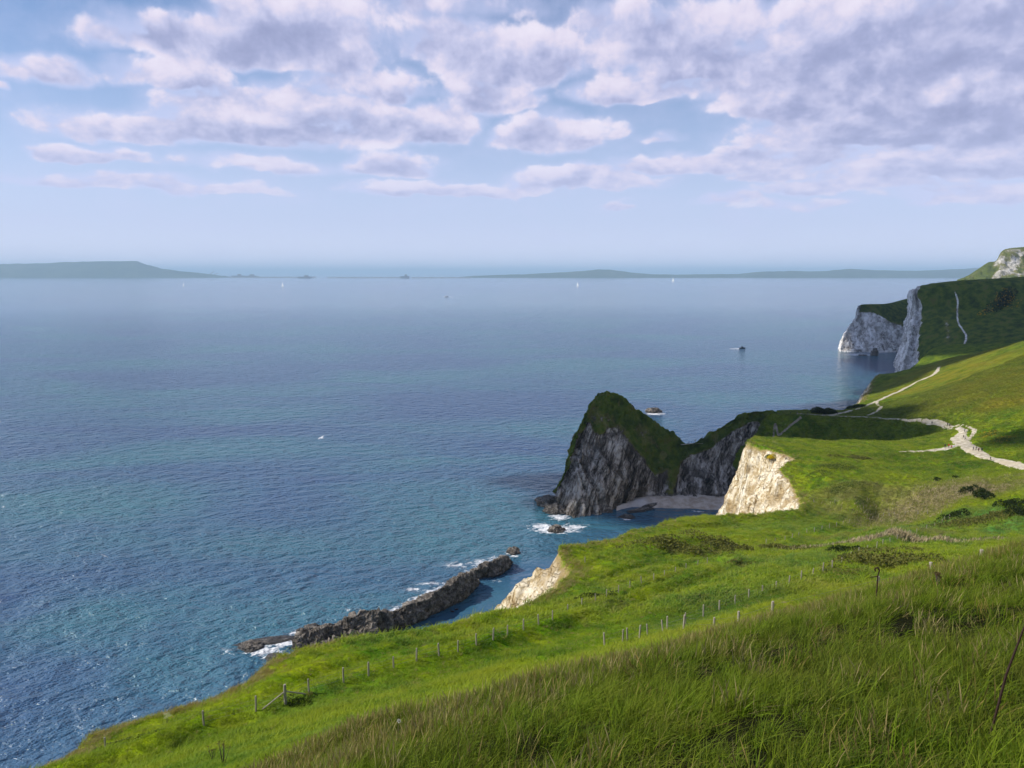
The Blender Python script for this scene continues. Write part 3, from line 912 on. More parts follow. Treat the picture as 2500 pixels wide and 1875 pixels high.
# ------------------------------------------------------------------ beach and paths
def gravel_mat(name, c1, c2, c3, scale=.5):
    m, q, out = new_mat(name)
    pos = q.new('ShaderNodeNewGeometry').outputs['Position']
    n1 = q.noise(pos, scale, 6, .65); n2 = q.noise(pos, scale * .15, 4, .6); n3 = q.noise(pos, 6.0, 3, .6)
    c = q.mix(q.smooth(n1, .35, .68), c1, c2)
    c = q.mix(q.smooth(n2, .5, .7), c, c3)
    principled(q, out, c, .95, q.bump(q.math('ADD', n1, q.math('MULTIPLY', n3, .3)), .6, .25), .15)
    return m


M_BEACH = gravel_mat('wet_shingle', (.34, .27, .20), (.54, .47, .39), (.60, .57, .53), .25)
M_PATH = gravel_mat('trodden_chalk', (.30, .26, .185), (.55, .50, .39), (.42, .36, .25), .6)
M_STEP = gravel_mat('trodden_clay', (.16, .13, .09), (.32, .28, .21), (.24, .20, .14), .6)

bc = []
for (px, bk, mid, fr) in [(1505, 1236, 1243, 1256), (1540, 1222, 1233, 1250), (1580, 1214, 1228, 1250), (1640, 1212, 1227, 1252), (1700, 1211, 1228, 1256), (1760, 1211, 1230, 1260), (1860, 1210, 1232, 1266), (2000, 1205, 1232, 1266)]:
    z0 = 2.4 if px > 1560 else 1.2
    A = PZ(px, bk, z0); A2 = A + np.array([0, 14, -2.5])
    bc.append([A2, A, PZ(px, mid, 1.3 if px > 1560 else .5), PZ(px, fr, -1.2)])
turf_sheet('beach', bc, 160, 60, M_BEACH, lambda g, uv: np.zeros(len(g)), lambda g, uv, rk: fbm(g, .12, 4, 5) * .5)

BVH_HEAD = BVHTree.FromObject(headland, bpy.context.evaluated_depsgraph_get())
BVH_SW = BVHTree.FromObject(swyre, bpy.context.evaluated_depsgraph_get())
PATHS = []


def best_hit(px, py):
    best = None
    for b in (BVH, BVH_HEAD, BVH_SW):
        h = hit(px, py, b)
        if h is not None and (best is None or h.length < best.length):
            best = h
    return best


def top_ground(x, y, sheets=None):
    a = [g for g in (ground(x, y, b)[0] for b in (sheets or (BVH, BVH_HEAD, BVH_SW))) if g is not None]
    return max(a, key=lambda g: g.z) if a else None


def path_ribbon(name, pts, widths, mat=None, lift=.06, step=1.6, sheets=None, flat=False):
    w3 = []
    for (px, py) in pts:
        h = None
        for dy in (0, 2, 4, 6, 9, 12):
            h = best_hit(px, py + dy)
            if h is not None:
                break
        if h is not None:
            w3.append((h.x, h.y))
    w3 = np.array(w3)
    n = max(8, int(np.linalg.norm(np.diff(w3, axis=0), axis=1).sum() / step))
    c = catmull(np.c_[w3, np.zeros(len(w3))], n)[:, :2]
    for _ in range(3):
        c[1:-1] = .25 * c[:-2] + .5 * c[1:-1] + .25 * c[2:]
    wd = np.interp(np.linspace(0, 1, n), np.linspace(0, 1, len(widths)), widths)
    tg = np.gradient(c, axis=0); tg /= np.linalg.norm(tg, axis=1, keepdims=True) + 1e-9
    nr = np.stack([-tg[:, 1], tg[:, 0]], 1)
    K = 7
    V, ok = [], True
    for i in range(n):
        ww = wd[i] * (1 + .08 * math.sin(i * .9) + .12 * math.sin(i * .37 + 2))
        for k in range(K):
            s = (k / (K - 1) - .5) * ww
            jit = .05 * wd[i] * math.sin(i * 1.7 + k * 2.3) if k in (0, K - 1) else 0
            x_, y_ = c[i, 0] + nr[i, 0] * (s + jit), c[i, 1] + nr[i, 1] * (s + jit)
            g = top_ground(x_, y_, sheets)
            z_ = g.z if g is not None else 0
            V.append((x_, y_, z_ + (lift if 0 < k < K - 1 else -.05)))
    V = np.array(V).reshape(n, K, 3)
    V[:, :, 2] = np.maximum(V[:, :, 2], np.median(V[:, :, 2], axis=1)[:, None] - 1.5)
    if flat:
        V[:, :, 2] = np.median(V[:, K // 2, 2]) + lift
    me = mesh_from(name, V.reshape(-1, 3), grid_faces(n, K))
    if me.polygons[0].normal.z < 0:
        me.flip_normals()
    link(name, me, mat or M_PATH, kind='structure')
    PATHS.append((c, wd))


path_ribbon('path', [(2560, 1152), (2500, 1141), (2460, 1130), (2418, 1120), (2385, 1105), (2358, 1088), (2342, 1074), (2346, 1062), (2352, 1052), (2338, 1045), (2306, 1036), (2259, 1029), (2211, 1026), (2148, 1021), (2085, 1018), (2021, 1015), (1977, 1012), (1945, 1011)],
            [5.5, 5.5, 5, 5, 5.5, 7, 7, 5, 3.6, 3, 2.6, 2.2, 2.0, 1.8, 1.6, 1.5, 1.4, 1.2], lift=.32)
path_ribbon('path', [(2354, 1084), (2330, 1090), (2306, 1096), (2270, 1100), (2225, 1102), (2195, 1103)], [5, 5, 4, 3, 2.5, 1.4], lift=.13)
path_ribbon('path', [(2362, 1076), (2374, 1062), (2379, 1050), (2366, 1043), (2340, 1038), (2300, 1030)], [1.6, 2.2, 2.2, 1.6, 1.4, 1.0], lift=.12)
path_ribbon('path', [(2292, 897), (2288, 904), (2280, 914), (2252, 927), (2220, 943), (2193, 957), (2171, 966), (2144, 979), (2120, 989), (2095, 998), (2068, 1006), (2040, 1012), (2008, 1014)], [2.2, 3.4, 3.6, 3.4, 3.4, 3.2, 2.8, 2.8, 2.6, 2.6, 2.4], lift=.35)
path_ribbon('path', [(2162, 968), (2146, 977), (2141, 984), (2151, 993), (2146, 1000), (2136, 1007), (2117, 1014)], [1.6, 2.2, 2.4, 2.4, 2.2, 1.6], lift=.12)
path_ribbon('stepped_path', [(1956, 1018), (1940, 1031), (1926, 1042), (1912, 1054), (1900, 1062), (1888, 1067), (1886, 1074), (1896, 1084)], [1.3, 1.4, 1.3, 1.6, 1.4, 1.2, 1.0], M_STEP, .12, 1.0)
path_ribbon('path', [(1662, 1094), (1680, 1093), (1700, 1090), (1716, 1085)], [1.2, 1.8, 1.6, .8], M_PATH, .25, .8, (BVH_HEAD,), True)

# ------------------------------------------------------------------ rocks and reef
def rock_mat():
    m, q, out = new_mat('wet_limestone')
    geo = q.new('ShaderNodeNewGeometry'); pos = geo.outputs['Position']
    sep = q.new('ShaderNodeSeparateXYZ'); q.put(sep.inputs[0], pos)
    v = q.vmath('ADD', q.scaled(pos, (.6, .6, .5)), q.scaled(q.noise(pos, .12, 3, .6, 0, 1), (1.5, 1.5, 1.5)))
    n1 = q.noise(v, .8, 8, .7); n2 = q.noise(v, 3.5, 5, .7)
    rr = q.math('ADD', q.math('MULTIPLY', n1, .6), q.math('MULTIPLY', n2, .4))
    c = q.ramp(rr, REEF)
    wet = q.smooth(q.math('ADD', sep.outputs[2], q.math('MULTIPLY', n1, 2.0)), 2.4, 1.2)
    c = q.mix(q.math('MULTIPLY', wet, .85), c, (.012, .011, .009))
    principled(q, out, c, q.math('SUBTRACT', .9, q.math('MULTIPLY', wet, .5)), q.bump(rr, .9, .9), .35)
    return m


M_ROCK = rock_mat()


def rock(name, loc, size, label, seed, category='rock', spike=.55, rz=0.0, sub=4):
    bm = bmesh.new(); bmesh.ops.create_icosphere(bm, subdivisions=sub, radius=1.0)
    v = np.array([q.co[:] for q in bm.verts])
    n = fbm(v + seed * 7.7, 1.1, 5, seed, .6, ridged=True) * spike + fbm(v + seed, 2.6, 3, seed + 5) * .18
    v = v * (1 + n)[:, None]
    v[:, 2] = np.where(v[:, 2] > 0, v[:, 2], v[:, 2] * .8)
    # bedding: quantise a little so that ledges show
    v[:, 2] += .06 * np.sign(np.sin(v[:, 2] * 16 + v[:, 0] * 5))
    v = v * np.array(size)
    for q, c in zip(bm.verts, v):
        q.co = c
    me = bpy.data.meshes.new(name); bm.to_mesh(me); bm.free()
    for p in me.polygons:
        p.use_smooth = False
    o = link(name, me, M_ROCK, label=label, category=category)
    o.location = loc; o.rotation_euler = (0, 0, rz)
    return o


def sea_rock(px, py, size, label, seed, **kw):
    c = PZ(px, py, 0)
    return rock('sea_rock', (c[0], c[1], -.1 * size[2]), size, label, seed, **kw)


sea_rock(613, 1579, (3.3, 3.0, 1.3), 'low black rock in white water, seaward of the long reef end', 3)
sea_rock(645, 1566, (7.5, 2.4, .5), 'long flat awash rock strip beside the low black rock', 5, rz=.3)
sea_rock(672, 1604, (2.4, 2.4, .6), 'small awash rock ringed by foam below the reef end', 7)
sea_rock(763, 1531, (2.4, 1.6, 1.0), 'small dark rock just seaward of the reef end', 9)
sea_rock(736, 1541, (1.6, 1.4, .8), 'tiny dark rock tucked against the reef end', 11)
sea_rock(1253, 1349, (2.3, 2.3, 2.1), 'small grey boulder in foam past the far reef tip', 13)
sea_rock(1357, 1294, (3.3, 3.6, 2.0), 'dark rock in a foam patch before the headland foot', 15)
sea_rock(1340, 1232, (5.5, 4.5, 4.2), 'jagged black outcrop at the seaward tip of the headland', 17, spike=.5)
sea_rock(1326, 1222, (3.6, 3.0, 1.6), 'low black skerry furthest out from the headland tip', 19)
sea_rock(1356, 1250, (5, 4, 3.5), 'dark broken boulder against the headland seaward foot', 37)
sea_rock(1594, 1006, (6.0, 5.0, 3.4), 'lone dark rock in open sea behind the headland', 21)
sea_rock(2135, 868, (5.0, 5.0, 11.0), 'narrow dark sea stack in front of the white cliff point', 23, spike=.25)
sea_rock(2106, 868, (6, 5, 1.5), 'flat dark ledge under the white cliff point', 25)
sea_rock(1565, 1246, (6.5, 2.4, 1.0), 'thin tilted rock ledge running into the cove water', 27, rz=.5)
sea_rock(1590, 1236, (6.0, 1.6, 1.2), 'second tilted rock ledge on the cove shingle', 29, rz=.6)
sea_rock(1530, 1262, (3.2, 3.0, .7), 'awash rock in the cove close under the headland', 31)


def reef(name, crest, foot, width, label, seed, second):
    cr = np.array([PZ(*c) for c in crest]); ft = np.array([PZ(a, b, 0) for a, b in foot])
    nu, nv = 260, 70
    cr, ft = catmull(cr, nu), catmull(ft, nu)
    across = cr - ft; across[:, 2] = 0
    L = np.linalg.norm(across, axis=1, keepdims=True) + 1e-6
    nrm = across / L
    u = np.linspace(0, 1, nu)
    ends = np.clip(np.minimum(u, 1 - u) * 14, 0, 1) ** .6
    rows = []
    for t_ in np.linspace(-.45, 1, nv):
        if t_ < 0:                                        # seaward fall
            p = cr + nrm * width * (-t_ / .45); p[:, 2] = cr[:, 2] * (1 - (-t_ / .45)) ** 1.3 - 1.5 * (-t_ / .45)
        else:
            p = cr + (ft - cr) * t_
            prof = np.interp(t_, [0, .18, .38, .50, .62, .80, 1.0], [1, .75, .36, .06, .44, .36, -.2])
            lin = np.interp(t_, [0, .25, .6, 1.0], [1, .82, .30, -.15])
            s2 = second(u)
            p[:, 2] = cr[:, 2] * (prof * s2 + lin * (1 - s2))
        p[:, 2] = p[:, 2] * ends - 1.2 * (1 - ends)
        rows.append(p)
    g = np.array(rows).transpose(1, 0, 2)
    n = grid_normals(g).reshape(-1, 3); f = g.reshape(-1, 3)
    n = n * np.sign(n[:, 2:3] + 1e-6)
    d = fbm(f, .15, 5, seed, .66, ridged=True) * 2.3 + fbm(f, .8, 3, seed + 9, .6) * .9
    f = f + n * (d * sstep(f[:, 2], -1.5, 1.0))[:, None]
    f[:, 2] += .22 * np.sign(np.sin(f[:, 2] * 3.5 + fbm(f, .1, 2, 3) * 4)) * sstep(f[:, 2], .3, 1)
    me = mesh_from(name, f, grid_faces(nu, nv), smooth=False)
    return link(name, me, M_ROCK, label=label, category='reef', group='limestone reef pieces along the lagoon')


reef('rock_reef', [(718, 1556, 3), (735, 1542, 5), (765, 1536, 5), (800, 1525, 6), (845, 1512, 6.5), (880, 1492, 9), (925, 1490, 9.5), (955, 1494, 6), (1000, 1472, 7.5), (1040, 1455, 8), (1090, 1428, 8), (1125, 1404, 9), (1150, 1402, 6), (1168, 1412, 2)],
     [(700, 1584), (740, 1594), (790, 1592), (840, 1580), (890, 1564), (935, 1550), (975, 1536), (1015, 1516), (1050, 1498), (1085, 1482), (1108, 1462), (1130, 1440), (1152, 1428), (1176, 1418)],
     4.5, 'long jagged grey reef between the open sea and the still lagoon', 4, lambda u: sstep(u, .1, .25) * sstep(u, .86, .74))
reef('rock_reef', [(1150, 1397, 2.5), (1165, 1388, 4.5), (1190, 1374, 5.5), (1215, 1366, 6), (1235, 1362, 5), (1248, 1366, 2)],
     [(1166, 1414), (1182, 1412), (1205, 1402), (1228, 1390), (1244, 1380), (1252, 1372)], 4.0, 'short broad pale grey reef block past a gap at the far reef end', 6, lambda u: u * 0)

# ------------------------------------------------------------------ fences
M_POST = simple_mat('weathered_timber', (.20, .175, .135), (.40, .355, .285), 7.0, .9, .5)
M_WIRE = simple_mat('dull_wire', (.12, .12, .12), (.2, .19, .18), 5.0, .6, .1)
M_IRON = simple_mat('rusty_iron', (.02, .012, .009), (.06, .03, .018), 20.0, .8, .4)


def prism(bm, a, b, r0, r1, n=6, cap=True):
    a, b = Vector(a), Vector(b)
    q = (b - a).to_track_quat('Z', 'Y')
    r = []
    for (c, rad) in ((a, r0), (b, r1)):
        r.append([bm.verts.new(c + q @ Vector((rad * math.cos(2 * math.pi * k / n + .4), rad * math.sin(2 * math.pi * k / n + .4), 0))) for k in range(n)])
    for k in range(n):
        bm.faces.new((r[0][k], r[0][(k + 1) % n], r[1][(k + 1) % n], r[1][k]))
    if cap:
        bm.faces.new(r[0][::-1]); bm.faces.new(r[1])
    return r


def post_mesh(name, h, rad):
    bm = bmesh.new()
    prism(bm, (0, 0, -.35), (0, 0, h - .03), rad, rad * .94, 7)
    prism(bm, (0, 0, h - .0302), (0, 0, h), rad * .935, rad * .72, 7)
    me = bpy.data.meshes.new(name); bm.to_mesh(me); bm.free()
    me.materials.append(M_POST)
    return me


POSTS = [post_mesh('post_%d' % i, h, r) for i, (h, r) in enumerate([(1.25, .085), (1.18, .075), (1.32, .08), (1.55, .12)])]


def fence(label, pts, wires=(1.0, .62, .28), scale=1.0, leaning=(), tall=(), sunk={}):
    base = []
    for p in pts:
        h = hit(p[0], p[1])
        if len(p) == 3:                                  # behind the brow of the slope: placed by distance
            w = P(*p); h = ground(w[0], w[1])[0]
        if h is not None:
            base.append(h)
    root = empty('wire_fence', base[0], label, 'fence', 'wire fences across the hillside')
    tops = []
    for i, b in enumerate(base):
        me = POSTS[3] if i in tall else POSTS[i % 3]
        o = link('post', me, None, root)
        b = b - Vector((0, 0, sunk.get(i, 0)))
        o.location = b - base[0]
        lean = (random.gauss(0, .035), random.gauss(0, .035))
        if i in leaning:
            lean = (-.05, .22)
        o.rotation_euler = (lean[0], lean[1], random.uniform(0, 6))
        s = scale * random.uniform(.92, 1.06)
        o.scale = (scale, scale, s)
        tops.append((b, Vector((math.sin(lean[1]), -math.sin(lean[0]), 1)) * s))
    bm = bmesh.new()
    for w in wires:
        for (b0, u0), (b1, u1) in zip(tops[:-1], tops[1:]):
            p0, p1 = b0 + u0 * w - base[0], b1 + u1 * w - base[0]
            mid = (p0 + p1) / 2 - Vector((0, 0, .02))
            prism(bm, p0, mid, .006, .006, 3, False); prism(bm, mid, p1, .006, .006, 3, False)
    me = bpy.data.meshes.new('wire'); bm.to_mesh(me); bm.free()
    link('wire', me, M_WIRE, root)
    return root, base


LOW = [(258, 1833), (498, 1771), (625, 1736), (697, 1718), (754, 1690), (839, 1666), (900, 1650), (961, 1631), (1017, 1615), (1072, 1602), (1118, 1591), (1163, 1575), (1204, 1562), (1239, 1551), (1278, 1538), (1315, 1526), (1349, 1513), (1386, 1496), (1420, 1481),
       (1454, 1469), (1481, 1459), (1510, 1447), (1538, 1434), (1566, 1424), (1596, 1417), (1622, 1407), (1649, 1400), (1675, 1390), (1703, 1381), (1727, 1376)]
fr, fb = fence('long wire fence with a braced corner post, lowest on the cliff-top turf', LOW, tall=(3,))
corner = [o for o in fr.children if o.name.startswith('post')][3]
corner.rotation_euler = (0, 0, 0)
bm = bmesh.new()
for d in (Vector(fb[2] - fb[3]).normalized() * 1.9, Vector(fb[4] - fb[3]).normalized() * 1.9):
    e = ground(fb[3].x + d.x, fb[3].y + d.y)[0]
    prism(bm, Vector((0, 0, 1.05)), e - fb[3] - Vector((0, 0, .1)), .055, .055, 6)
me = bpy.data.meshes.new('brace'); bm.to_mesh(me); bm.free()
o = link('brace', me, M_POST, corner)
o.scale = tuple(1 / k for k in corner.scale)
fence('wire fence of thin posts continuing up past the bramble mound', [(1870, 1328), (1892, 1325), (1916, 1320), (1934, 1314), (1950, 1310), (1970, 1303), (1988, 1299), (2006, 1294), (2025, 1290), (2042, 1286), (2058, 1282), (2073, 1278), (2130, 1269), (2145, 1264), (2157, 1261)], scale=1.1)
fence('middle wire fence climbing through the turf between bramble patches', [(1629, 1536), (1674, 1522), (1717, 1507), (1756, 1491), (1794, 1478), (1828, 1465), (1862, 1451), (1894, 1441), (1926, 1429), (1956, 1416), (1984, 1406), (2009, 1397), (2032, 1390), (2055, 1379), (2076, 1364), (2097, 1353), (2118, 1347), (2140, 1338), (2155, 1331),
      (2173, 1325), (2190, 1318), (2206, 1311), (2222, 1306), (2238, 1302), (2262, 1293), (2282, 1286), (2300, 1278)], scale=1.05)
fence('nearest fence rising behind the tall grass, with one leaning post', [(1476, 1576), (1520, 1568), (1532, 1566), (1561, 1558), (1581, 1552), (1619, 1545), (1668, 1556, 58), (1741, 1557, 51), (1802, 1540, 47), (1883, 1520, 43), (2143, 1452, 37), (2275, 1413, 33), (2392, 1382, 30)], leaning=(5,), sunk={10: .25, 11: .5, 12: .65})
fence('short fence line below the valley bramble hedge', [(2170, 1260), (2183, 1259), (2210, 1257), (2241, 1256), (2264, 1256), (2297, 1257), (2318, 1268), (2305, 1272)], wires=(1.1, .9, .5), scale=1.1)
for (px, py, lab) in [(1428, 1375, 'single post on the skyline of turf above the cove'), (1986, 1226, 'single fence post near the broken chalk-edge rail'), (2038, 1228, 'lone leaning fence post in green turf above the chalk scar'), (2108, 1243, 'lone dark post in the dip before the reeds')]:
    h = hit(px, py)
    if h is not None:
        o = link('fence_post', POSTS[0], None, label=lab, category='post', group='posts standing on their own')
        o.location = h; o.rotation_euler = (random.gauss(0, .05), random.gauss(0, .05), 0)
# rail hanging over the chalk scar
h1, h2 = hit(1932, 1212), hit(1980, 1220)
if h1 and h2:
    bm = bmesh.new(); prism(bm, Vector((0, 0, .5)), h2 - h1 + Vector((0, 0, .55)), .09, .08, 6)
    me = bpy.data.meshes.new('fallen_rail'); bm.to_mesh(me); bm.free()
    o = link('fallen_rail', me, M_POST, label='pale fallen fence rail over the edge of the chalk scar', category='rail'); o.location = h1
# iron stake with a curled top and a dark stick in the tall grass
h = hit(2138, 1482)
bm = bmesh.new()
pts = [Vector((0, 0, -.3)), Vector((0, 0, .75)), Vector((.03, 0, .86)), Vector((-.02, 0, .93)), Vector((-.08, 0, .90)), Vector((-.06, 0, .84))]
for a, b in zip(pts[:-1], pts[1:]):
    prism(bm, a, b, .016, .016, 6)
prism(bm, Vector((0, 0, .72)), Vector((-.17, 0, .70)), .014, .012, 6)
me = bpy.data.meshes.new('iron_stake'); bm.to_mesh(me); bm.free()
o = link('iron_stake', me, M_IRON, label='rusty iron stake with a curled top in the tall grass', category='stake'); o.location = h
h = hit(2402, 1815)
bm = bmesh.new()
prism(bm, Vector((0, 0, -.2)), Vector((.12, 0, .55)), .011, .010, 6); prism(bm, Vector((.12, 0, .55)), Vector((.24, 0, 1.0)), .010, .006, 6)
me = bpy.data.meshes.new('dead_stem'); bm.to_mesh(me); bm.free()
o = link('dead_stem', me, M_IRON, label='dark bare dead stem leaning in the nearest grass', category='stem'); o.location = h

# ------------------------------------------------------------------ shrubs
def leaf_mat(name, c1, c2, c3, trans=.3):
    m, q, out = new_mat(name)
    pos = q.new('ShaderNodeNewGeometry').outputs['Position']
    n = q.noise(pos, 1.3, 4, .65); n2 = q.noise(pos, 7.0, 2, .5)
    c = q.mix(q.smooth(n, .35, .65), c1, c2)
    c = q.mix(q.smooth(n2, .55, .7, 0, .8), c, c3)
    d = q.new('ShaderNodeBsdfDiffuse'); q.put(d.inputs[0], c)
    t_ = q.new('ShaderNodeBsdfTranslucent'); q.put(t_.inputs[0], c)
    mx = q.new('ShaderNodeMixShader'); mx.inputs[0].default_value = trans
    q.l.new(d.outputs[0], mx.inputs[1]); q.l.new(t_.outputs[0], mx.inputs[2]); q.l.new(mx.outputs[0], out.inputs[0])
    return m


M_BRAMBLE = leaf_mat('bramble_leaves', (.085, .105, .020), (.17, .17, .04), (.24, .19, .07))
M_THORN = leaf_mat('thorn_leaves', (.016, .028, .008), (.035, .055, .012), (.06, .07, .02))
M_FERN = leaf_mat('fern_leaves', (.075, .12, .02), (.13, .16, .03), (.20, .18, .05))
M_GORSE = leaf_mat('gorse_flowers', (.62, .46, .02), (.72, .56, .03), (.10, .12, .02))
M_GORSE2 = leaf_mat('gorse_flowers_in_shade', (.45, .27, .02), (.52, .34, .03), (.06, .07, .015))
M_REED = leaf_mat('dry_reeds', (.30, .24, .13), (.45, .38, .24), (.22, .20, .07))
M_STEM = simple_mat('woody_stem', (.04, .03, .02), (.09, .07, .05), 9.0, .9, .3)


def leaves(n, radii, size, seed, upright=False, lumps=5):
    r = np.random.default_rng(seed)
    lc = r.normal(0, .45, (lumps, 3)); lc[:, 2] = np.abs(lc[:, 2]) * .4; lr = r.uniform(.45, .75, lumps)
    k = r.integers(0, lumps, n)
    d = r.normal(0, 1, (n, 3)); d /= np.linalg.norm(d, axis=1, keepdims=True)
    d[:, 2] = np.abs(d[:, 2])
    p = lc[k] + d * (lr[k] * r.uniform(.55, 1.05, n) ** .5)[:, None]
    p = p * np.array(radii)
    s = size * r.uniform(.6, 1.4, n)
    if upright:
        a = np.stack([r.normal(0, .25, n) + .25, r.normal(0, .25, n), np.ones(n)], 1)
    else:
        a = r.normal(0, 1, (n, 3)) + d * .6
    a /= np.linalg.norm(a, axis=1, keepdims=True)
    b = np.cross(a, r.normal(0, 1, (n, 3))); b /= np.linalg.norm(b, axis=1, keepdims=True) + 1e-9
    w = .22 if upright else .55
    v = np.stack([p - a * s[:, None] * .5, p + b * (s * w)[:, None] * .5, p + a * s[:, None] * .6, p - b * (s * w)[:, None] * .5], 1)
    return v.reshape(-1, 3), np.arange(4 * n).reshape(n, 4)


def shrub(name, px, py, radii, n, size, mat, label, seed, category='bush', group=None, upright=False, lumps=6, flowers=0, bvh=None, sink=.1):
    h = hit(px, py, bvh)
    if h is None:
        print('no ground at', px, py); return
    root = empty(name, h - Vector((0, 0, sink)), label, category, group)
    v, f = leaves(n, radii, size, seed, upright, lumps)
    def drape(v):                                        # lie over the slope
        if radii[0] > 2.5:
            for i in range(0, len(v), 4):
                g, _ = ground(h.x + v[i, 0], h.y + v[i, 1], bvh)
                if g is not None:
                    v[i:i + 4, 2] += g.z - h.z
    drape(v)
    fo_ = link('foliage', mesh_from('foliage', v, f, smooth=False), mat, root)
    rr = np.random.default_rng(seed + 99)
    for k in range(4):
        a = rr.uniform(0, 6.28); q = rr.uniform(0, .4)
        b0 = Vector((math.cos(a) * q * radii[0], math.sin(a) * q * radii[1], 0))
        g, _ = ground(h.x + b0.x, h.y + b0.y, bvh)
        b0.z = (g.z - h.z - .2) if g is not None else -.2
        bm = bmesh.new(); prism(bm, b0, b0 + Vector((math.cos(a) * .2 * radii[0], math.sin(a) * .2 * radii[1], radii[2] * .8 + .2)), .035, .012, 5)
        me = bpy.data.meshes.new('stem'); bm.to_mesh(me); bm.free()
        link('stem', me, M_STEM, root)
    if flowers:
        v, f = leaves(flowers, tuple(k * 1.06 for k in radii), size * .9, seed + 5, False, lumps)
        drape(v)
        link('blossom', mesh_from('blossom', v, f, smooth=False), M_GORSE if flowers > 300 else M_GORSE2, root)
    return root


GB = 'bramble patches on the slope'
shrub('bramble', 1655, 1345, (8.0, 5.5, 2.2), 4200, .46, M_BRAMBLE, 'large olive bramble mound at the cliff edge above the cove', 1, group=GB, lumps=14)
shrub('bramble', 1790, 1345, (7.0, 4.5, 2.4), 3600, .46, M_BRAMBLE, 'dark-sided bramble mound joined to the large olive mound', 2, group=GB, lumps=10)
shrub('bramble', 1800, 1372, (5.0, 3.0, .8), 1400, .34, M_BRAMBLE, 'low bramble spread just below the two big mounds', 3, group=GB, lumps=8)
shrub('bramble', 1930, 1345, (9.0, 4.0, 1.5), 2600, .44, M_BRAMBLE, 'thin straggling bramble strip between mounds and middle fence', 4, group=GB, lumps=12)
shrub('bramble', 2070, 1345, (3.4, 3.6, 1.5), 1600, .34, M_THORN, 'dark rounded thorn bush standing against the middle fence', 5, group=GB)
shrub('bramble', 2130, 1375, (8.0, 5.0, 1.8), 3600, .42, M_BRAMBLE, 'wide tangled bramble patch right of the middle fence', 6, group=GB, lumps=14)
shrub('bramble', 2215, 1375, (5.5, 3.4, 1.5), 2000, .34, M_BRAMBLE, 'bramble patch at the upper right end of the tangle', 7, group=GB, lumps=8)
shrub('bramble', 2180, 1350, (7.0, 4.5, 1.7), 2400, .36, M_BRAMBLE, 'upper bramble patch behind the wide tangle', 8, group=GB, lumps=10)
shrub('bramble', 2060, 1398, (4.0, 2.4, .7), 1000, .3, M_BRAMBLE, 'small bramble clump at the foot of the middle fence', 9, group=GB)
shrub('bramble', 2400, 1268, (18, 4.0, 1.4), 3200, .48, M_BRAMBLE, 'long bramble hedge across the valley mouth', 10, group=GB, lumps=18)
shrub('bramble', 2330, 1262, (3.5, 2.8, 1.8), 1000, .45, M_THORN, 'dark thorn clump at the hedge end near the short fence', 12, group=GB)
shrub('bramble', 1440, 1458, (3.2, 2.6, .8), 1100, .28, M_THORN, 'dark low scrub beside the cliff-top fence above the bluff', 13, group=GB)
shrub('bramble', 1500, 1472, (4.2, 1.8, .6), 1000, .28, M_FERN, 'green scrub strip uphill of the cliff-top fence', 14, group=GB)
shrub('bramble', 330, 1805, (3.2, 1.6, .5), 900, .16, M_THORN, 'dark scrub in the hollow by the lowest left fence post', 15, group=GB)
shrub('bramble', 720, 1715, (1.6, 1.2, .45), 700, .14, M_THORN, 'dark scrub at the foot of the braced corner post', 16, group=GB)
shrub('thorn_bush', 2395, 1205, (3.6, 3.6, 2.6), 1800, .5, M_THORN, 'rounded dark thorn bush alone on the valley floor', 17)
shrub('thorn_bush', 2470, 1235, (3.4, 3.2, 2.8), 1500, .45, M_THORN, 'upper of two dark thorn bushes at the right edge', 18)
shrub('thorn_bush', 2487, 1256, (3.4, 3.0, 2.8), 1500, .45, M_THORN, 'lower of two dark thorn bushes at the right edge', 19)
shrub('thorn_bush', 2338, 1168, (2.0, 2.0, 1.1), 500, .45, M_THORN, 'small dark bush below the faint valley track', 20)
shrub('thorn_bush', 2289, 1172, (1.5, 1.5, .8), 350, .4, M_THORN, 'tiny dark bush left of the faint valley track', 21)
shrub('thorn_bush', 2003, 1011, (5.0, 3.6, 4.2), 1600, .8, M_THORN, 'left of two dark bushes on the ridge path', 22)
shrub('thorn_bush', 2023, 1011, (4.8, 3.6, 4.0), 1600, .8, M_THORN, 'right of two dark bushes on the ridge path', 23)
shrub('thorn_bush', 2085, 996, (7.0, 4.0, 2.6), 1200, .8, M_THORN, 'low dark bush on the coast slope above the ridge bushes', 24)
shrub('thorn_bush', 2080, 1118, (6.5, 3.4, 1.5), 1300, .5, M_BRAMBLE, 'brownish scrub hump on the turf above the chalk scar', 25)
shrub('fern_patch', 2030, 1140, (9.0, 6.0, .9), 2000, .45, M_FERN, 'lumpy yellow-green fern patch behind the chalk bluff top', 26, 'fern', 'fern patches in the valley')
shrub('fern_patch', 2085, 1188, (7.0, 5.0, .8), 1500, .42, M_FERN, 'fern patch beside the reed bed in the valley', 27, 'fern', 'fern patches in the valley')
shrub('reed_patch', 2180, 1305, (17, 3.6, 1.6), 3800, .9, M_REED, 'pale brown reed mound in the middle of the green slope', 28, 'reeds', 'brown reed patches', True, 16)
shrub('reed_patch', 2265, 1225, (26, 9, .7), 5200, .7, M_REED, 'broad thin brown reed bed across the valley floor', 29, 'reeds', 'brown reed patches', True, 26)
shrub('reed_patch', 2390, 1195, (16, 5, .5), 1800, .7, M_REED, 'faint reed strip near the lone thorn bush', 30, 'reeds', 'brown reed patches', True, 16)
shrub('gorse_bush', 1884, 1120, (2.0, 2.0, 2.2), 500, .4, M_FERN, 'bright yellow gorse bush on the chalk bluff edge', 31, flowers=900)
shrub('gorse_bush', 2440, 740, (16, 10, 4), 900, 2.0, M_THORN, 'orange-flowered gorse patch on the dark headland slope', 32, flowers=260, bvh=BVH_SW, sink=-.5)
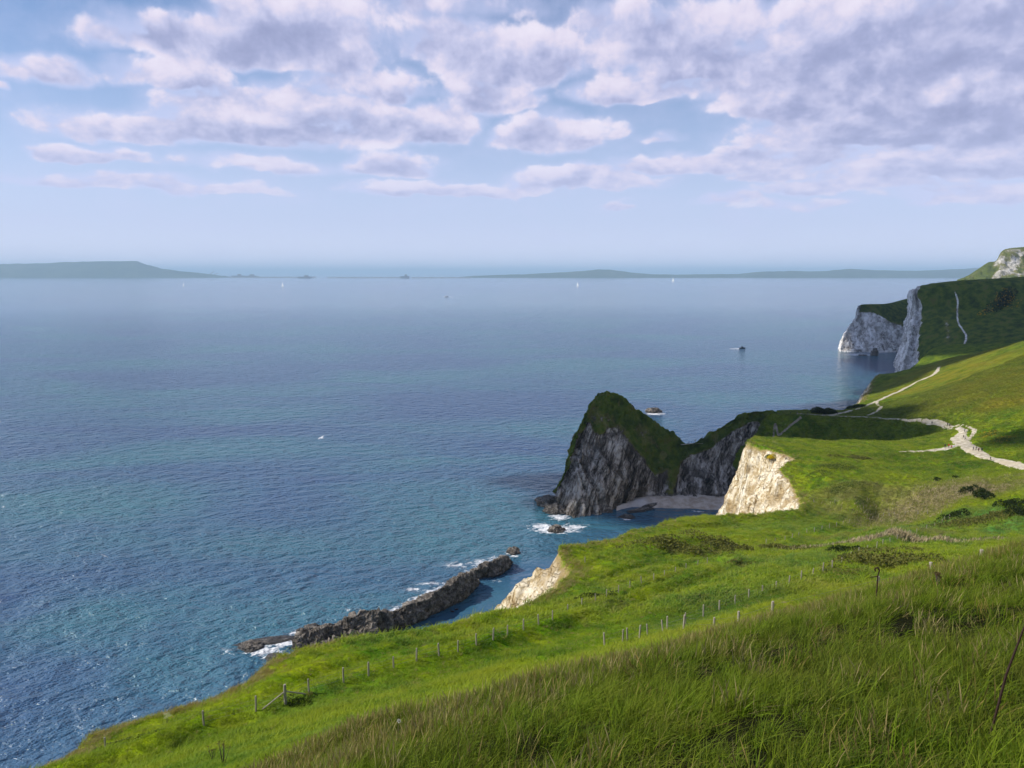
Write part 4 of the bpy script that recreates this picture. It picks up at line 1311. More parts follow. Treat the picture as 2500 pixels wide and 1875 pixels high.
shrub('gorse_bush', 2440, 1075, (6, 4, .8), 700, .5, M_FERN, 'yellow flowering scrub on the bank beside the chalk path', 33, flowers=250)
shrub('gorse_bush', 2420, 1060, (5, 4, .8), 600, .5, M_FERN, 'upper yellow scrub on the bank over the chalk path', 34, flowers=220)

# ------------------------------------------------------------------ walkers
def person_mesh(name, pose):
    j = dict(pelvis=(0, 0, .95), waist=(0, 0, 1.1), chest=(0, 0, 1.32), neck=(0, 0, 1.50), head=(0, .02, 1.60), crown=(0, .01, 1.72),
             hl=(-.10, 0, .90), kl=(-.11, .05, .50), al=(-.11, 0, .09), tl=(-.11, .16, .04), hr=(.10, 0, .90), kr=(.11, .05, .50), ar=(.11, 0, .09), tr=(.11, .16, .04),
             sl=(-.19, 0, 1.42), el=(-.25, -.03, 1.14), wl=(-.24, .06, .90), fl=(-.23, .09, .80), sr=(.19, 0, 1.42), er=(.25, -.03, 1.14), wr=(.24, .06, .90), fr=(.23, .09, .80))
    if pose == 'walk':
        j.update(kl=(-.10, .20, .53), al=(-.10, .26, .12), tl=(-.10, .42, .08), kr=(.10, -.04, .50), ar=(.10, -.32, .16), tr=(.10, -.22, .05), el=(-.25, -.14, 1.15), wl=(-.24, -.18, .92), fl=(-.23, -.18, .83), er=(.25, .08, 1.15), wr=(.24, .24, .96), fr=(.23, .30, .90))
    if pose == 'sit':
        d = .72
        j = {k: (v[0], v[1], v[2] - d) for k, v in j.items()}
        j.update(kl=(-.14, .42, .42), al=(-.13, .62, .09), tl=(-.13, .76, .05), kr=(.14, .42, .42), ar=(.13, .62, .09), tr=(.13, .76, .05), wl=(-.18, .30, .36), fl=(-.16, .38, .36), wr=(.18, .30, .36), fr=(.16, .38, .36))
    rad = dict(pelvis=.15, waist=.135, chest=.16, neck=.06, head=.10, crown=.07, hl=.10, kl=.065, al=.045, tl=.04, hr=.10, kr=.065, ar=.045, tr=.04, sl=.065, el=.048, wl=.034, fl=.035, sr=.065, er=.048, wr=.034, fr=.035)
    ks = list(j); ix = {k: i for i, k in enumerate(ks)}
    ed = [('pelvis', 'waist'), ('waist', 'chest'), ('chest', 'neck'), ('neck', 'head'), ('head', 'crown'), ('pelvis', 'hl'), ('hl', 'kl'), ('kl', 'al'), ('al', 'tl'), ('pelvis', 'hr'), ('hr', 'kr'), ('kr', 'ar'), ('ar', 'tr'),
          ('chest', 'sl'), ('sl', 'el'), ('el', 'wl'), ('wl', 'fl'), ('chest', 'sr'), ('sr', 'er'), ('er', 'wr'), ('wr', 'fr')]
    me = bpy.data.meshes.new(name + '_skeleton')
    me.from_pydata([j[k] for k in ks], [(ix[a], ix[b]) for a, b in ed], [])
    o = bpy.data.objects.new('skeleton', me); COL.objects.link(o)
    sk = o.modifiers.new('skin', 'SKIN'); sk.use_smooth_shade = True
    if not me.skin_vertices:
        me.attributes  # noqa
    for i, k in enumerate(ks):
        me.skin_vertices[0].data[i].radius = (rad[k], rad[k] * (.8 if k in ('pelvis', 'waist', 'chest') else 1))
        me.skin_vertices[0].data[i].use_root = (k == 'pelvis')
    sb = o.modifiers.new('sub', 'SUBSURF'); sb.levels = 1; sb.render_levels = 1
    dgx = bpy.context.evaluated_depsgraph_get()
    res = bpy.data.meshes.new_from_object(o.evaluated_get(dgx))
    res.name = name
    bpy.data.objects.remove(o); bpy.data.meshes.remove(me)
    for p in res.polygons:
        p.use_smooth = True
    return res


def person_mat(name, seat):
    m, q, out = new_mat(name)
    tcx = q.new('ShaderNodeTexCoord').outputs['Object']
    sep = q.new('ShaderNodeSeparateXYZ'); q.put(sep.inputs[0], tcx)
    oi = q.new('ShaderNodeObjectInfo')
    off = -.72 if seat else 0
    z_ = q.math('SUBTRACT', sep.outputs[2], off)
    legs = q.mix(oi.outputs['Random'], (.012, .014, .022), (.06, .055, .05))
    c = q.mix(q.smooth(z_, .93, .97), legs, oi.outputs['Color'])
    c = q.mix(q.smooth(z_, 1.49, 1.52), c, (.45, .28, .20))
    c = q.mix(q.smooth(z_, 1.63, 1.66), c, (.04, .025, .015))
    principled(q, out, c, .85, None, .2)
    return m


PM = {}
for pose in ('stand', 'walk', 'sit'):
    PM[pose] = person_mesh('person_' + pose, pose)
    PM[pose].materials.append(person_mat('clothes_' + pose, pose == 'sit'))
PEOPLE = [(2418, 1126, 'walk', (.012, .012, .015), 'person in black walking nearest on the chalk path', 2.4), (2376, 1101, 'walk', (.03, .03, .05), 'leftmost of four dark walkers strung along the chalk path', .3), (2383, 1100, 'walk', (.02, .02, .02), 'second of four dark walkers strung along the chalk path', .4),
          (2389, 1104, 'stand', (.10, .02, .02), 'third of four dark walkers on the chalk path, in dull red', 1.0), (2397, 1104, 'walk', (.02, .03, .05), 'last of four dark walkers, nearest the path bank', 2.0), (2352, 1071, 'walk', (.02, .02, .025), 'person in black where the path widens', 3.0),
          (2356, 1075, 'walk', (.25, .25, .27), 'person in a grey top just below the black-clad walker', 3.2), (2366, 1057, 'walk', (.015, .015, .02), 'person in black on the upper side path', 2.8), (2355, 1056, 'stand', (.03, .05, .09), 'person in navy at the narrow upper bend', .5),
          (2307, 1094, 'stand', (.015, .015, .02), 'person in black at the cove viewpoint', 1.7), (2316, 1094, 'stand', (.55, .03, .02), 'person in a red top at the cove viewpoint', 1.4), (2328, 1092, 'sit', (.6, .6, .6), 'person in white sitting at the cove viewpoint', 1.6), (2323, 1093, 'sit', (.45, .05, .04), 'person in red sitting beside the one in white', 1.6),
          (2275, 1037, 'walk', (.02, .02, .03), 'dark walker on the path above the cove slope', 1.2), (2313, 1041, 'walk', (.03, .02, .02), 'front of two walkers on the upper path bend', 1.1), (2318, 1043, 'walk', (.04, .04, .05), 'rear of two walkers on the upper path bend', 1.1),
          (1958, 1012, 'stand', (.02, .02, .03), 'tall dark figure on the ridge top before the bushes', .2), (1972, 1013, 'walk', (.02, .02, .02), 'dark walker between the ridge figure and the bushes', .8), (1930, 1012, 'stand', (.03, .03, .03), 'leftmost dark figure on the ridge top', .2), (1946, 1012, 'stand', (.2, .2, .22), 'grey-topped figure on the ridge top', .6),
          (2044, 1013, 'walk', (.02, .02, .03), 'walker just past the two ridge bushes', 1.4), (1682, 1083, 'stand', (.015, .015, .02), 'leftmost figure on the saddle of the headland', 1.0), (1688, 1084, 'stand', (.02, .02, .03), 'second figure on the saddle of the headland', .3), (1697, 1080, 'stand', (.02, .015, .02), 'third figure on the saddle, higher than the first two', 2.0), (1714, 1074, 'stand', (.03, .03, .04), 'lone figure at the upper right of the saddle', .7)]
for (px, py, pose, colr, lab, rz) in PEOPLE:
    h = None
    for dy in (0, 2, 4, 6, 9):
        h = best_hit(px, py + dy)
        if h is not None:
            break
    if h is None:
        print('person off ground', lab); continue
    o = link('person', PM[pose], None, label=lab, category='person', group='walkers on the paths')
    o.color = (*colr, 1)
    o.location = h + Vector((0, 0, .12)); o.rotation_euler = (0, 0, rz + 1)
    o.scale = (1.06, 1.06, 1.06)

# ------------------------------------------------------------------ birds
M_GULL = simple_mat('gull_feathers', (.72, .72, .72), (.85, .85, .85), 3, .8, .1)
M_GREYWING = simple_mat('gull_wing', (.55, .57, .6), (.8, .8, .8), 3, .8, .1)
M_DARKBIRD = simple_mat('cormorant_feathers', (.008, .008, .01), (.02, .02, .022), 9, .6, .1)
M_BEAK = simple_mat('beak', (.6, .35, .04), (.7, .42, .05), 3, .5, .1)


def tube(bm, pts, rads, n=8):
    rings = []
    for i, (p, r) in enumerate(zip(pts, rads)):
        a = Vector(pts[max(i - 1, 0)]); b = Vector(pts[min(i + 1, len(pts) - 1)])
        q = (b - a).to_track_quat('Z', 'Y')
        rings.append([bm.verts.new(Vector(p) + q @ Vector((r * math.cos(2 * math.pi * k / n), r * math.sin(2 * math.pi * k / n), 0))) for k in range(n)])
    for a, b in zip(rings[:-1], rings[1:]):
        for k in range(n):
            bm.faces.new((a[k], a[(k + 1) % n], b[(k + 1) % n], b[k]))
    bm.faces.new(rings[0][::-1]); bm.faces.new(rings[-1])


def bm_mesh(name, bm, smooth=True):
    bmesh.ops.recalc_face_normals(bm, faces=bm.faces)
    me = bpy.data.meshes.new(name); bm.to_mesh(me); bm.free()
    for p in me.polygons:
        p.use_smooth = smooth
    return me


def gull(loc, rz, bank, label):
    root = empty('gull', loc, label, 'bird', 'gulls gliding over the sea', rz)
    root.rotation_euler = (0, bank, rz)
    bm = bmesh.new(); tube(bm, [(0, -.30, 0), (0, -.2, .01), (0, 0, 0), (0, .14, .01), (0, .22, .03), (0, .28, .04), (0, .32, .03)], [.015, .05, .075, .065, .045, .042, .015])
    for sx_ in (-1, 1):                                   # fanned tail is one with the body
        a = [bm.verts.new((0, -.24, .01)), bm.verts.new((sx_ * .09, -.40, .012)), bm.verts.new((0, -.42, .016))]
        bm.faces.new(a)
    link('body', bm_mesh('body', bm), M_GULL, root)
    bm = bmesh.new(); tube(bm, [(0, .31, .03), (0, .36, .022)], [.014, .004], 6); link('beak', bm_mesh('beak', bm), M_BEAK, root)
    for sx_ in (-1, 1):
        bm = bmesh.new()
        rows = []
        for (q, z_, f0, f1) in [(.04, .03, .10, -.10), (.30, .14, .13, -.09), (.48, .12, .08, -.10), (.66, .04, -.06, -.14)]:
            rows.append([bm.verts.new((sx_ * q, f0, z_)), bm.verts.new((sx_ * q, (f0 + f1) / 2, z_ + .022)), bm.verts.new((sx_ * q, f1, z_)), bm.verts.new((sx_ * q, (f0 + f1) / 2, z_ - .006))])
        for a, b in zip(rows[:-1], rows[1:]):
            for k in range(4):
                bm.faces.new((a[k], a[(k + 1) % 4], b[(k + 1) % 4], b[k]))
        bm.faces.new(rows[0]); bm.faces.new(rows[-1])
        link('wing', bm_mesh('wing', bm), M_GREYWING, root)


gull(P(785, 1069, 112), R(60), R(-12), 'white gull with spread wings over the middle of the sea')
gull(P(255, 1358, 150), R(20), R(35), 'white gull banking low over the sea at the left')
gull(P(8, 1238, 190), R(90), R(5), 'tiny white gull at the left edge over the sea')
for k, (px, py) in enumerate([(1104, 1494), (1114, 1489)]):
    c = PZ(px, py)
    bm = bmesh.new(); tube(bm, [(0, -.5, .05), (0, -.35, .12), (0, 0, .12), (0, .28, .14), (0, .36, .28), (0, .36, .46), (0, .44, .52), (0, .58, .50)], [.02, .12, .19, .13, .07, .055, .06, .012])
    o = link('cormorant', bm_mesh('cormorant', bm), M_DARKBIRD, label=['nearer dark cormorant swimming in the lagoon', 'farther dark cormorant swimming in the lagoon'][k], category='bird', group='cormorants in the lagoon')
    o.location = c; o.rotation_euler = (0, 0, 1.2 + k); o.scale = (1.8, 1.8, 1.8)

# ------------------------------------------------------------------ boats
M_HULL = simple_mat('white_hull', (.6, .6, .62), (.75, .75, .76), 1, .4, .02, .5)
M_DHULL = simple_mat('dark_hull', (.015, .018, .025), (.04, .04, .05), 1, .5, .02, .5)
M_SAIL = simple_mat('sailcloth', (.74, .73, .70), (.82, .81, .79), 1, .8, .05)
M_WAKE = simple_mat('wake_foam', (.70, .74, .78), (.82, .84, .86), .3, .8, .2)


def hull_mesh(L, W, H):
    bm = bmesh.new(); rows = []
    for (t_, w, sh_) in [(-.5, .75, 0), (-.3, .95, 0), (0, 1, .03), (.25, .75, .10), (.42, .32, .2), (.5, .02, .28)]:
        rows.append([bm.verts.new((t_ * L, -w * W / 2, H * (1 + sh_))), bm.verts.new((t_ * L, -w * W * .36, 0)), bm.verts.new((t_ * L, 0, -.3 * H)), bm.verts.new((t_ * L, w * W * .36, 0)), bm.verts.new((t_ * L, w * W / 2, H * (1 + sh_)))])
    for a, b in zip(rows[:-1], rows[1:]):
        for k in range(4):
            bm.faces.new((a[k], a[k + 1], b[k + 1], b[k]))
        bm.faces.new((a[4], a[0], b[0], b[4]))
    bm.faces.new(rows[0]); bm.faces.new(rows[-1])
    return bm_mesh('hull', bm, False)


def sailboat(px, py, h, rz, label):
    root = empty('sailboat', PZ(px, py), label, 'sailboat', 'sailboats far out on the bay', rz)
    link('hull', hull_mesh(h * .75, h * .22, h * .07), M_HULL, root)
    bm = bmesh.new(); prism(bm, (0, 0, h * .05), (0, 0, h), h * .008, h * .006, 6); prism(bm, (0, 0, h * .13), (-h * .33, 0, h * .13), h * .007, h * .006, 6); link('mast', bm_mesh('mast', bm), M_HULL, root)
    for nm, tri in (('mainsail', [(-.01, .98), (-.01, .15), (-.33, .15), (-.15, .55)]), ('jib', [(.012, .86), (.34, .12), (.02, .14), (.015, .5)])):
        bm = bmesh.new()
        f = [[bm.verts.new((a * h, s * h * .006 + (.03 * h if i == 3 else 0), b * h)) for i, (a, b) in enumerate(tri)] for s in (-1, 1)]
        for q in f:
            bm.faces.new((q[0], q[1], q[3])); bm.faces.new((q[1], q[2], q[3]))
        for a, b in ((0, 1), (1, 2), (2, 3), (3, 0)):
            bm.faces.new((f[0][a], f[0][b], f[1][b], f[1][a]))
        link(nm, bm_mesh(nm, bm, False), M_SAIL, root)


sailboat(448, 698, 44, -.9, 'white sail just right of the island hill')
sailboat(690, 700, 49, -.8, 'white sail furthest towards the middle of the bay, left half')
sailboat(1410, 699, 44, -1.0, 'white sail below the wooded town hill')
sailboat(1643, 688, 65, -.9, 'white sail close in to the town shore')


def motorboat(px, py, L, rz, label, dark):
    root = empty('motorboat', PZ(px, py), label, 'motorboat', None, rz)
    link('hull', hull_mesh(L, L * .32, L * .13), M_DHULL if dark else M_HULL, root)
    bm = bmesh.new()
    for (x0, x1, z0, z1, w) in [(-.15, .14, .12, .27, .2), (-.1, .06, .2702, .31, .15)]:
        vs = [bm.verts.new((x_ * L, y_ * L * w / 2 * (1 if z_ == z0 else .8), z_ * L)) for z_ in (z0, z1) for x_, y_ in ((x0, -1), (x1, -1), (x1 - .04 * (z_ == z1), 1), (x0, 1))]
        for k in range(4):
            bm.faces.new((vs[k], vs[(k + 1) % 4], vs[4 + (k + 1) % 4], vs[4 + k]))
        bm.faces.new(vs[4:])
    link('cabin', bm_mesh('cabin', bm, False), M_DHULL if dark else M_HULL, root)
    bm = bmesh.new(); prism(bm, (-.05 * L, 0, .3 * L), (-.05 * L, 0, .55 * L), .012 * L, .008 * L, 5); link('mast', bm_mesh('mast', bm), M_DHULL, root)
    bm = bmesh.new()                                      # a low heap of broken water behind and beside
    rows = []
    for i in range(14):
        t_ = i / 13; w = L * (.06 + .30 * t_) * (1 - .5 * t_)
        rows.append([bm.verts.new((-.4 * L - t_ * L * 1.6, s * w, .02 + (.035 * L * (1 - t_) if s == 0 else 0))) for s in (-1, -.5, 0, .5, 1)])
    for a, b in zip(rows[:-1], rows[1:]):
        for k in range(4):
            bm.faces.new((a[k], a[k + 1], b[k + 1], b[k]))
    link('wake', bm_mesh('wake', bm), M_WAKE, root)


motorboat(1812, 851, 11, R(12), 'dark motorboat with a short white wake off the cliffs', True)
motorboat(1090, 725, 24, R(170), 'low pale motorboat far out in the middle of the bay', False)

# ------------------------------------------------------------------ harbour far across the bay
M_WALL = simple_mat('harbour_stone', (.12, .115, .11), (.2, .19, .18), .02, .9, .05)
M_HOUSE = simple_mat('rendered_walls', (.55, .52, .47), (.7, .68, .64), .05, .9, .02)
M_ROOF = simple_mat('house_roof', (.14, .09, .07), (.2, .14, .11), .05, .9, .02)


def box_mesh(name, sx_, sy_, sz, taper=1.0):
    bm = bmesh.new()
    vs = [bm.verts.new((a * sx_ / 2 * k, b * sy_ / 2 * k, z_)) for z_, k in ((-2, 1), (sz, taper)) for a, b in ((-1, -1), (1, -1), (1, 1), (-1, 1))]
    for k in range(4):
        bm.faces.new((vs[k], vs[(k + 1) % 4], vs[4 + (k + 1) % 4], vs[4 + k]))
    bm.faces.new(vs[4:]); bm.faces.new(vs[:4][::-1])
    return bm_mesh(name, bm, False)


for (p0, p1, py, hgt, lab) in [(560, 770, 677.2, 26, 'low dark breakwater reaching out from the island harbour'), (800, 985, 678.0, 24, 'middle breakwater arm across the harbour mouth'), (1005, 1150, 678.2, 24, 'far breakwater arm ending near the town hill')]:
    a, b = PZ(p0, py + 1), PZ(p1, py + 1)
    L = np.linalg.norm(b - a)
    bm = bmesh.new(); rows = []
    for i in range(41):
        t_ = i / 40; w = 60; hh = hgt * (1 + .25 * math.sin(i * 1.3) * math.sin(i * .37))
        rows.append([bm.verts.new((t_ * L, s * w, z_)) for s, z_ in ((-1, -3), (-.5, hh), (.5, hh), (1, -3))])
    for q0, q1 in zip(rows[:-1], rows[1:]):
        for k in range(3):
            bm.faces.new((q0[k], q0[k + 1], q1[k + 1], q1[k]))
    bm.faces.new(rows[0]); bm.faces.new(rows[-1])
    o = link('breakwater', bm_mesh('breakwater', bm, False), M_WALL, label=lab, category='breakwater', group='harbour breakwaters')
    o.location = a; o.rotation_euler = (0, 0, math.atan2(b[1] - a[1], b[0] - a[0]))
for (px, py, w, h, lab) in [(745, 679.5, 330, 60, 'dark round harbour fort on the near breakwater'), (989, 679.5, 220, 75, 'small harbour fort at the tip of the middle breakwater'), (582, 677.5, 360, 80, 'grey ship-like block beside the harbour cranes'), (612, 677.5, 420, 75, 'flat-topped harbour building right of the cranes')]:
    root = empty('harbour_fort', PZ(px, py), lab, 'fort', 'harbour blocks across the bay')
    link('wall', box_mesh('wall', w, w * .6, h * .7, .94), M_WALL, root)
    o = link('tower', box_mesh('tower', w * .3, w * .25, h * .6, .8), M_WALL, root); o.location = (w * .1, 0, h * .69)
for (px, hgt, lab) in [(517, 190, 'taller harbour crane at the foot of the island'), (526, 140, 'shorter harbour crane at the foot of the island')]:
    root = empty('harbour_crane', PZ(px, 677.5), lab, 'crane', 'harbour cranes')
    bm = bmesh.new(); prism(bm, (0, 0, 0), (0, 0, hgt * .6), 14, 10, 4); link('tower', bm_mesh('tower', bm, False), M_WALL, root)
    bm = bmesh.new(); prism(bm, (-40, 0, hgt * .55), (90, 0, hgt), 9, 5, 4); link('jib', bm_mesh('jib', bm, False), M_WALL, root)
HB = box_mesh('house_walls', 1, 1, 1)
bm = bmesh.new()
vs = [bm.verts.new(c) for c in ((-.55, -.55, 1.002), (.55, -.55, 1.002), (.55, .55, 1.002), (-.55, .55, 1.002), (-.55, 0, 1.5), (.55, 0, 1.5))]
for f in ((0, 1, 5, 4), (2, 3, 4, 5), (0, 4, 3), (1, 2, 5), (3, 2, 1, 0)):
    bm.faces.new([vs[k] for k in f])
HR = bm_mesh('house_roof', bm, False); HB.materials.append(M_HOUSE); HR.materials.append(M_ROOF)
hb = [(1608, 120), (1622, 70), (1640, 110), (1655, 60), (1672, 80), (1730, 90), (1748, 130), (1765, 60), (1788, 120), (1812, 70), (1838, 90), (1862, 130), (1888, 80), (1905, 200), (1925, 110), (1948, 180), (1966, 90), (1990, 120), (2020, 80), (2046, 110), (2080, 70), (270, 180), (285, 150), (420, 120), (455, 160), (478, 100)]
ORD = 'first second third fourth fifth sixth seventh eighth ninth tenth eleventh twelfth thirteenth fourteenth fifteenth sixteenth seventeenth eighteenth nineteenth twentieth twenty-first'.split()
for k, (px, w) in enumerate(hb):
    g_ = PZ(px, 677.8)
    island = px < 1000
    root = empty('waterfront_building', (g_[0], g_[1], 8), ORD[k - 21] + ' tiny pale building along the island shore, counted towards the cranes' if island else ORD[k] + ' tiny pale building along the town shore, counted from the wooded hill', 'building', 'island shore buildings' if island else 'town waterfront buildings', random.uniform(-.3, .3))
    for me_, nm in ((HB, 'wall'), (HR, 'roof')):
        o = link(nm, me_, None, root); o.scale = (w, 60, random.uniform(22, 44))

# ------------------------------------------------------------------ flowers by the cliff
M_UMBEL = leaf_mat('cream_umbels', (.62, .60, .42), (.72, .70, .52), (.4, .42, .2))
M_GREENSTEM = simple_mat('green_stem', (.07, .10, .03), (.12, .15, .05), 8, .8, .1)


def umbel_plant(h, hgt, label, seed, mats=None, name='cow_parsley'):
    r = np.random.default_rng(seed)
    root = empty(name, h, label, 'plant')
    ms, mu = mats or (M_GREENSTEM, M_UMBEL)
    bm = bmesh.new(); heads = []
    for k in range(7):
        a = r.uniform(0, 6.28); l = hgt * r.uniform(.7, 1.05)
        e = Vector((math.cos(a) * hgt * .35 * r.random(), math.sin(a) * hgt * .35 * r.random(), l))
        prism(bm, (0, 0, -.1), e, .014, .006, 5); heads.append(e)
    link('stem', bm_mesh('stem', bm), ms, root)
    for e in heads:
        d = r.normal(0, 1, (70, 3)) * np.array([.10, .10, .025]) * (hgt if mats is None else hgt * .45) + np.array(e)
        v = np.stack([d + r.normal(0, .014 if mats is None else .006, (70, 3)) for _ in range(4)], 1).reshape(-1, 3)
        link('flower_head', mesh_from('flower_head', v, np.arange(280).reshape(70, 4), smooth=False), mu, root)


h = hit(408, 1768)
if h:
    umbel_plant(h, 1.0, 'pale flowering cow parsley standing out against the sea at the cliff edge', 3)
M_DEADHEAD = leaf_mat('withered_heads', (.10, .065, .03), (.18, .12, .06), (.06, .04, .02))
for k, (px, py, hg, lab) in enumerate([(2290, 1440, .42, 'withered brown weed beside the second post from the right'), (545, 1868, .9, 'dark dock stalks at the bottom edge below the cliff fence'), (520, 1860, .7, 'smaller dark dock stalks left of the taller ones')]):
    h = hit(px, py)
    if h:
        umbel_plant(h, hg, lab, 20 + k, (M_STEM, M_DEADHEAD), 'withered_weed')
M_CLOCK = leaf_mat('seed_clock', (.6, .58, .5), (.7, .68, .62), (.5, .48, .4))
for k, (px, py, lab) in enumerate([(975, 1797, 'white dandelion clock in the grass below the cliff fence'), (1850, 1462, 'pale seed clock among the tall grass by the near fence')]):
    h = hit(px, py)
    r = np.random.default_rng(k)
    root = empty('seed_clock', h, lab, 'flower'); root.scale = (.6, .6, .6)
    bm = bmesh.new(); prism(bm, (0, 0, 0), (0, 0, .5), .006, .004, 5); link('stem', bm_mesh('stem', bm), M_GREENSTEM, root)
    d = r.normal(0, 1, (160, 3)); d /= np.linalg.norm(d, axis=1, keepdims=True); d = d * .055 + np.array([0, 0, .53])
    v = np.stack([d + r.normal(0, .009, (160, 3)) for _ in range(4)], 1).reshape(-1, 3)
    link('seed_head', mesh_from('seed_head', v, np.arange(640).reshape(160, 4), smooth=False), M_CLOCK, root)

# ------------------------------------------------------------------ grass
def blade_mat():
    m, q, out = new_mat('grass_blades')
    pos = q.new('ShaderNodeNewGeometry').outputs['Position']
    oi = q.new('ShaderNodeObjectInfo')
    tip = q.attr('tip'); kind = q.attr('dryness')
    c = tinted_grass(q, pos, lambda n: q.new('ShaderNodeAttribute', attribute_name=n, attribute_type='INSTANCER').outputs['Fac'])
    tall = q.attr('tall')
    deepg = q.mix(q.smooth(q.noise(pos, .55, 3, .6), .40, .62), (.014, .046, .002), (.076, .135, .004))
    deepg = q.mix(q.smooth(q.noise(pos, .16, 3, .6), .52, .40, 0, .7), deepg, (.012, .040, .002))  # paints dark shadow patches into the tall grass colour
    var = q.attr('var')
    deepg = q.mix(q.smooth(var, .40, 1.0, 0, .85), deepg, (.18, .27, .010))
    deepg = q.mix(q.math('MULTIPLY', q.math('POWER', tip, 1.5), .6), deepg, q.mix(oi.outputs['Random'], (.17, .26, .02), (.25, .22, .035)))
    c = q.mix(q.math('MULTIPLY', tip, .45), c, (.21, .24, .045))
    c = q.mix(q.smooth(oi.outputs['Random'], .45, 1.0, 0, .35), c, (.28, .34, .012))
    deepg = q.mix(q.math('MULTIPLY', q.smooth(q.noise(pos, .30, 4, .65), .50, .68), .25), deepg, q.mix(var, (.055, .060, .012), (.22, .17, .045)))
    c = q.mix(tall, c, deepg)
    c = q.mix(kind, c, q.mix(oi.outputs['Random'], (.30, .20, .06), (.42, .34, .17)))
    d = q.new('ShaderNodeBsdfPrincipled'); q.put(d.inputs['Base Color'], c); d.inputs['Roughness'].default_value = .6; d.inputs['Specular IOR Level'].default_value = .08
    t_ = q.new('ShaderNodeBsdfTranslucent'); q.put(t_.inputs[0], c)
    mx = q.new('ShaderNodeMixShader'); mx.inputs[0].default_value = .28
    q.l.new(d.outputs[0], mx.inputs[1]); q.l.new(t_.outputs[0], mx.inputs[2]); q.l.new(mx.outputs[0], out.inputs[0])
    return m


M_BLADE = blade_mat()
SRC = bpy.data.collections.new('grass_clumps')


def clump(name, n, rad, hmin, hmax, w, bend, seed, dry=0.0, seeds=0):
    r = np.random.default_rng(seed)
    nb = n + seeds
    a = r.uniform(0, 6.28, nb); q = rad * np.sqrt(r.random(nb))
    b0 = np.stack([np.cos(a) * q, np.sin(a) * q, np.full(nb, -.03)], 1)
    hgt = r.uniform(hmin, hmax, nb) * np.where(np.arange(nb) >= n, 1.25, 1)
    wind = np.stack([r.normal(.45, .8, nb), r.normal(.05, .8, nb)], 1)
    bn = bend * r.uniform(.4, 1.5, nb) * np.where(np.arange(nb) >= n, .5, 1)
    f = r.uniform(0, 6.28, nb); side = np.stack([np.cos(f), np.sin(f), np.zeros(nb)], 1)
    vs, tp, dr = [], [], []
    for t_, wk in ((0, 1.0), (.38, .9), (.72, .6), (1.0, 0)):
        c = b0.copy()
        c[:, :2] += wind * (bn * hgt * t_ ** 1.8)[:, None]
        c[:, 2] += hgt * (t_ - .30 * bn * t_ ** 2.5)
        ww = w * wk * r.uniform(.8, 1.2, nb)
        if seeds:
            ww = np.where((np.arange(nb) >= n) & (t_ > .5), w * (1.5 if t_ < .9 else .3), ww)
        if wk:
            vs += [c - side * ww[:, None] * .5, c + side * ww[:, None] * .5]; tp += [np.full(nb, t_)] * 2
        else:
            vs += [c]; tp += [np.full(nb, t_)]
    sd_ = np.where(np.arange(nb) >= n, .75, dry)
    V_ = np.stack(vs, 1).reshape(-1, 3); T_ = np.stack(tp, 1).reshape(-1)
    D_ = np.repeat(sd_[:, None], 7, 1) * np.where(np.stack(tp, 1) > .5, 1, .6 if dry == 0 else 1)
    i = np.arange(nb)[:, None] * 7
    F_ = np.concatenate([i + np.array([[0, 1, 3]]), i + np.array([[0, 3, 2]]), i + np.array([[2, 3, 5]]), i + np.array([[2, 5, 4]]), i + np.array([[4, 5, 6]])])
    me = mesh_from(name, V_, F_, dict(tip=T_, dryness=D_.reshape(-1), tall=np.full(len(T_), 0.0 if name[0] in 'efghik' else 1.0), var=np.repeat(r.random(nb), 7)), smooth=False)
    me.materials.append(M_BLADE)
    o = bpy.data.objects.new(name, me); SRC.objects.link(o)


# names sort in this order: instance index 0..8
clump('a_tall', 60, .15, .14, .36, .0075, .70, 1)
clump('b_tall', 60, .17, .08, .27, .0085, 1.0, 2)
clump('c_tall', 44, .12, .18, .50, .0075, .85, 3)
clump('d_seeding', 40, .17, .16, .36, .0075, .45, 4, 0, 16)
clump('e_turf', 46, .34, .08, .24, .022, .8, 5)
clump('f_turf', 46, .38, .10, .32, .024, .9, 6)
clump('g_dry', 40, .32, .15, .42, .020, .7, 7, .8)
clump('h_rough', 36, .55, .15, .55, .05, .9, 8)
clump('i_rough', 36, .60, .12, .45, .055, .8, 9, .25)
clump('j_straw', 12, .13, .15, .42, .0065, .9, 10, .7)

clump('k_fine', 60, .20, .05, .20, .0100, .9, 11)
Vg = LAND_V.reshape(NR, NC, 3); SD = LAND_SD.reshape(NR, NC); RK = LAND_ROCK.reshape(NR, NC); DR = LAND_DRY.reshape(NR, NC)
qa, qb, qc = Vg[:-1, :-1], Vg[1:, :-1], Vg[:-1, 1:]
area = np.linalg.norm(np.cross(qb - qa, qc - qa), axis=-1)
cx_, cy_ = qa[..., 0], qa[..., 1]
cp, sp = math.cos(PITCH), math.sin(PITCH)
dz = qa[..., 2] - EYE
dep = cy_ * cp - dz * sp
upx = 1250 + FPX * cx_ / np.maximum(dep, .1); vpy = 937.5 - FPX * (cy_ * sp + dz * cp) / np.maximum(dep, .1)
vis = (dep > 2.5) & (upx > -120) & (upx < 2640) & (vpy < 2100) & (RK[:-1, :-1] < .4)
yc = np.interp(cx_, [-14, -7, -2, 1.4, 6.3, 12.6, 22], [9, 15, 15.5, 18, 24, 28, 25])
tallw = sstep(cy_ + 2.2 * fbm(np.stack([cx_.ravel(), cy_.ravel(), 0 * cx_.ravel()], 1), .25, 3, 4).reshape(cx_.shape), yc + 4.0, yc - 3.0)
pts_, rot_, scl_, idx_, tint_ = [], [], [], [], {k: [] for k in LAND_TINT}
TG = {k: v.reshape(NR, NC) for k, v in LAND_TINT.items()}


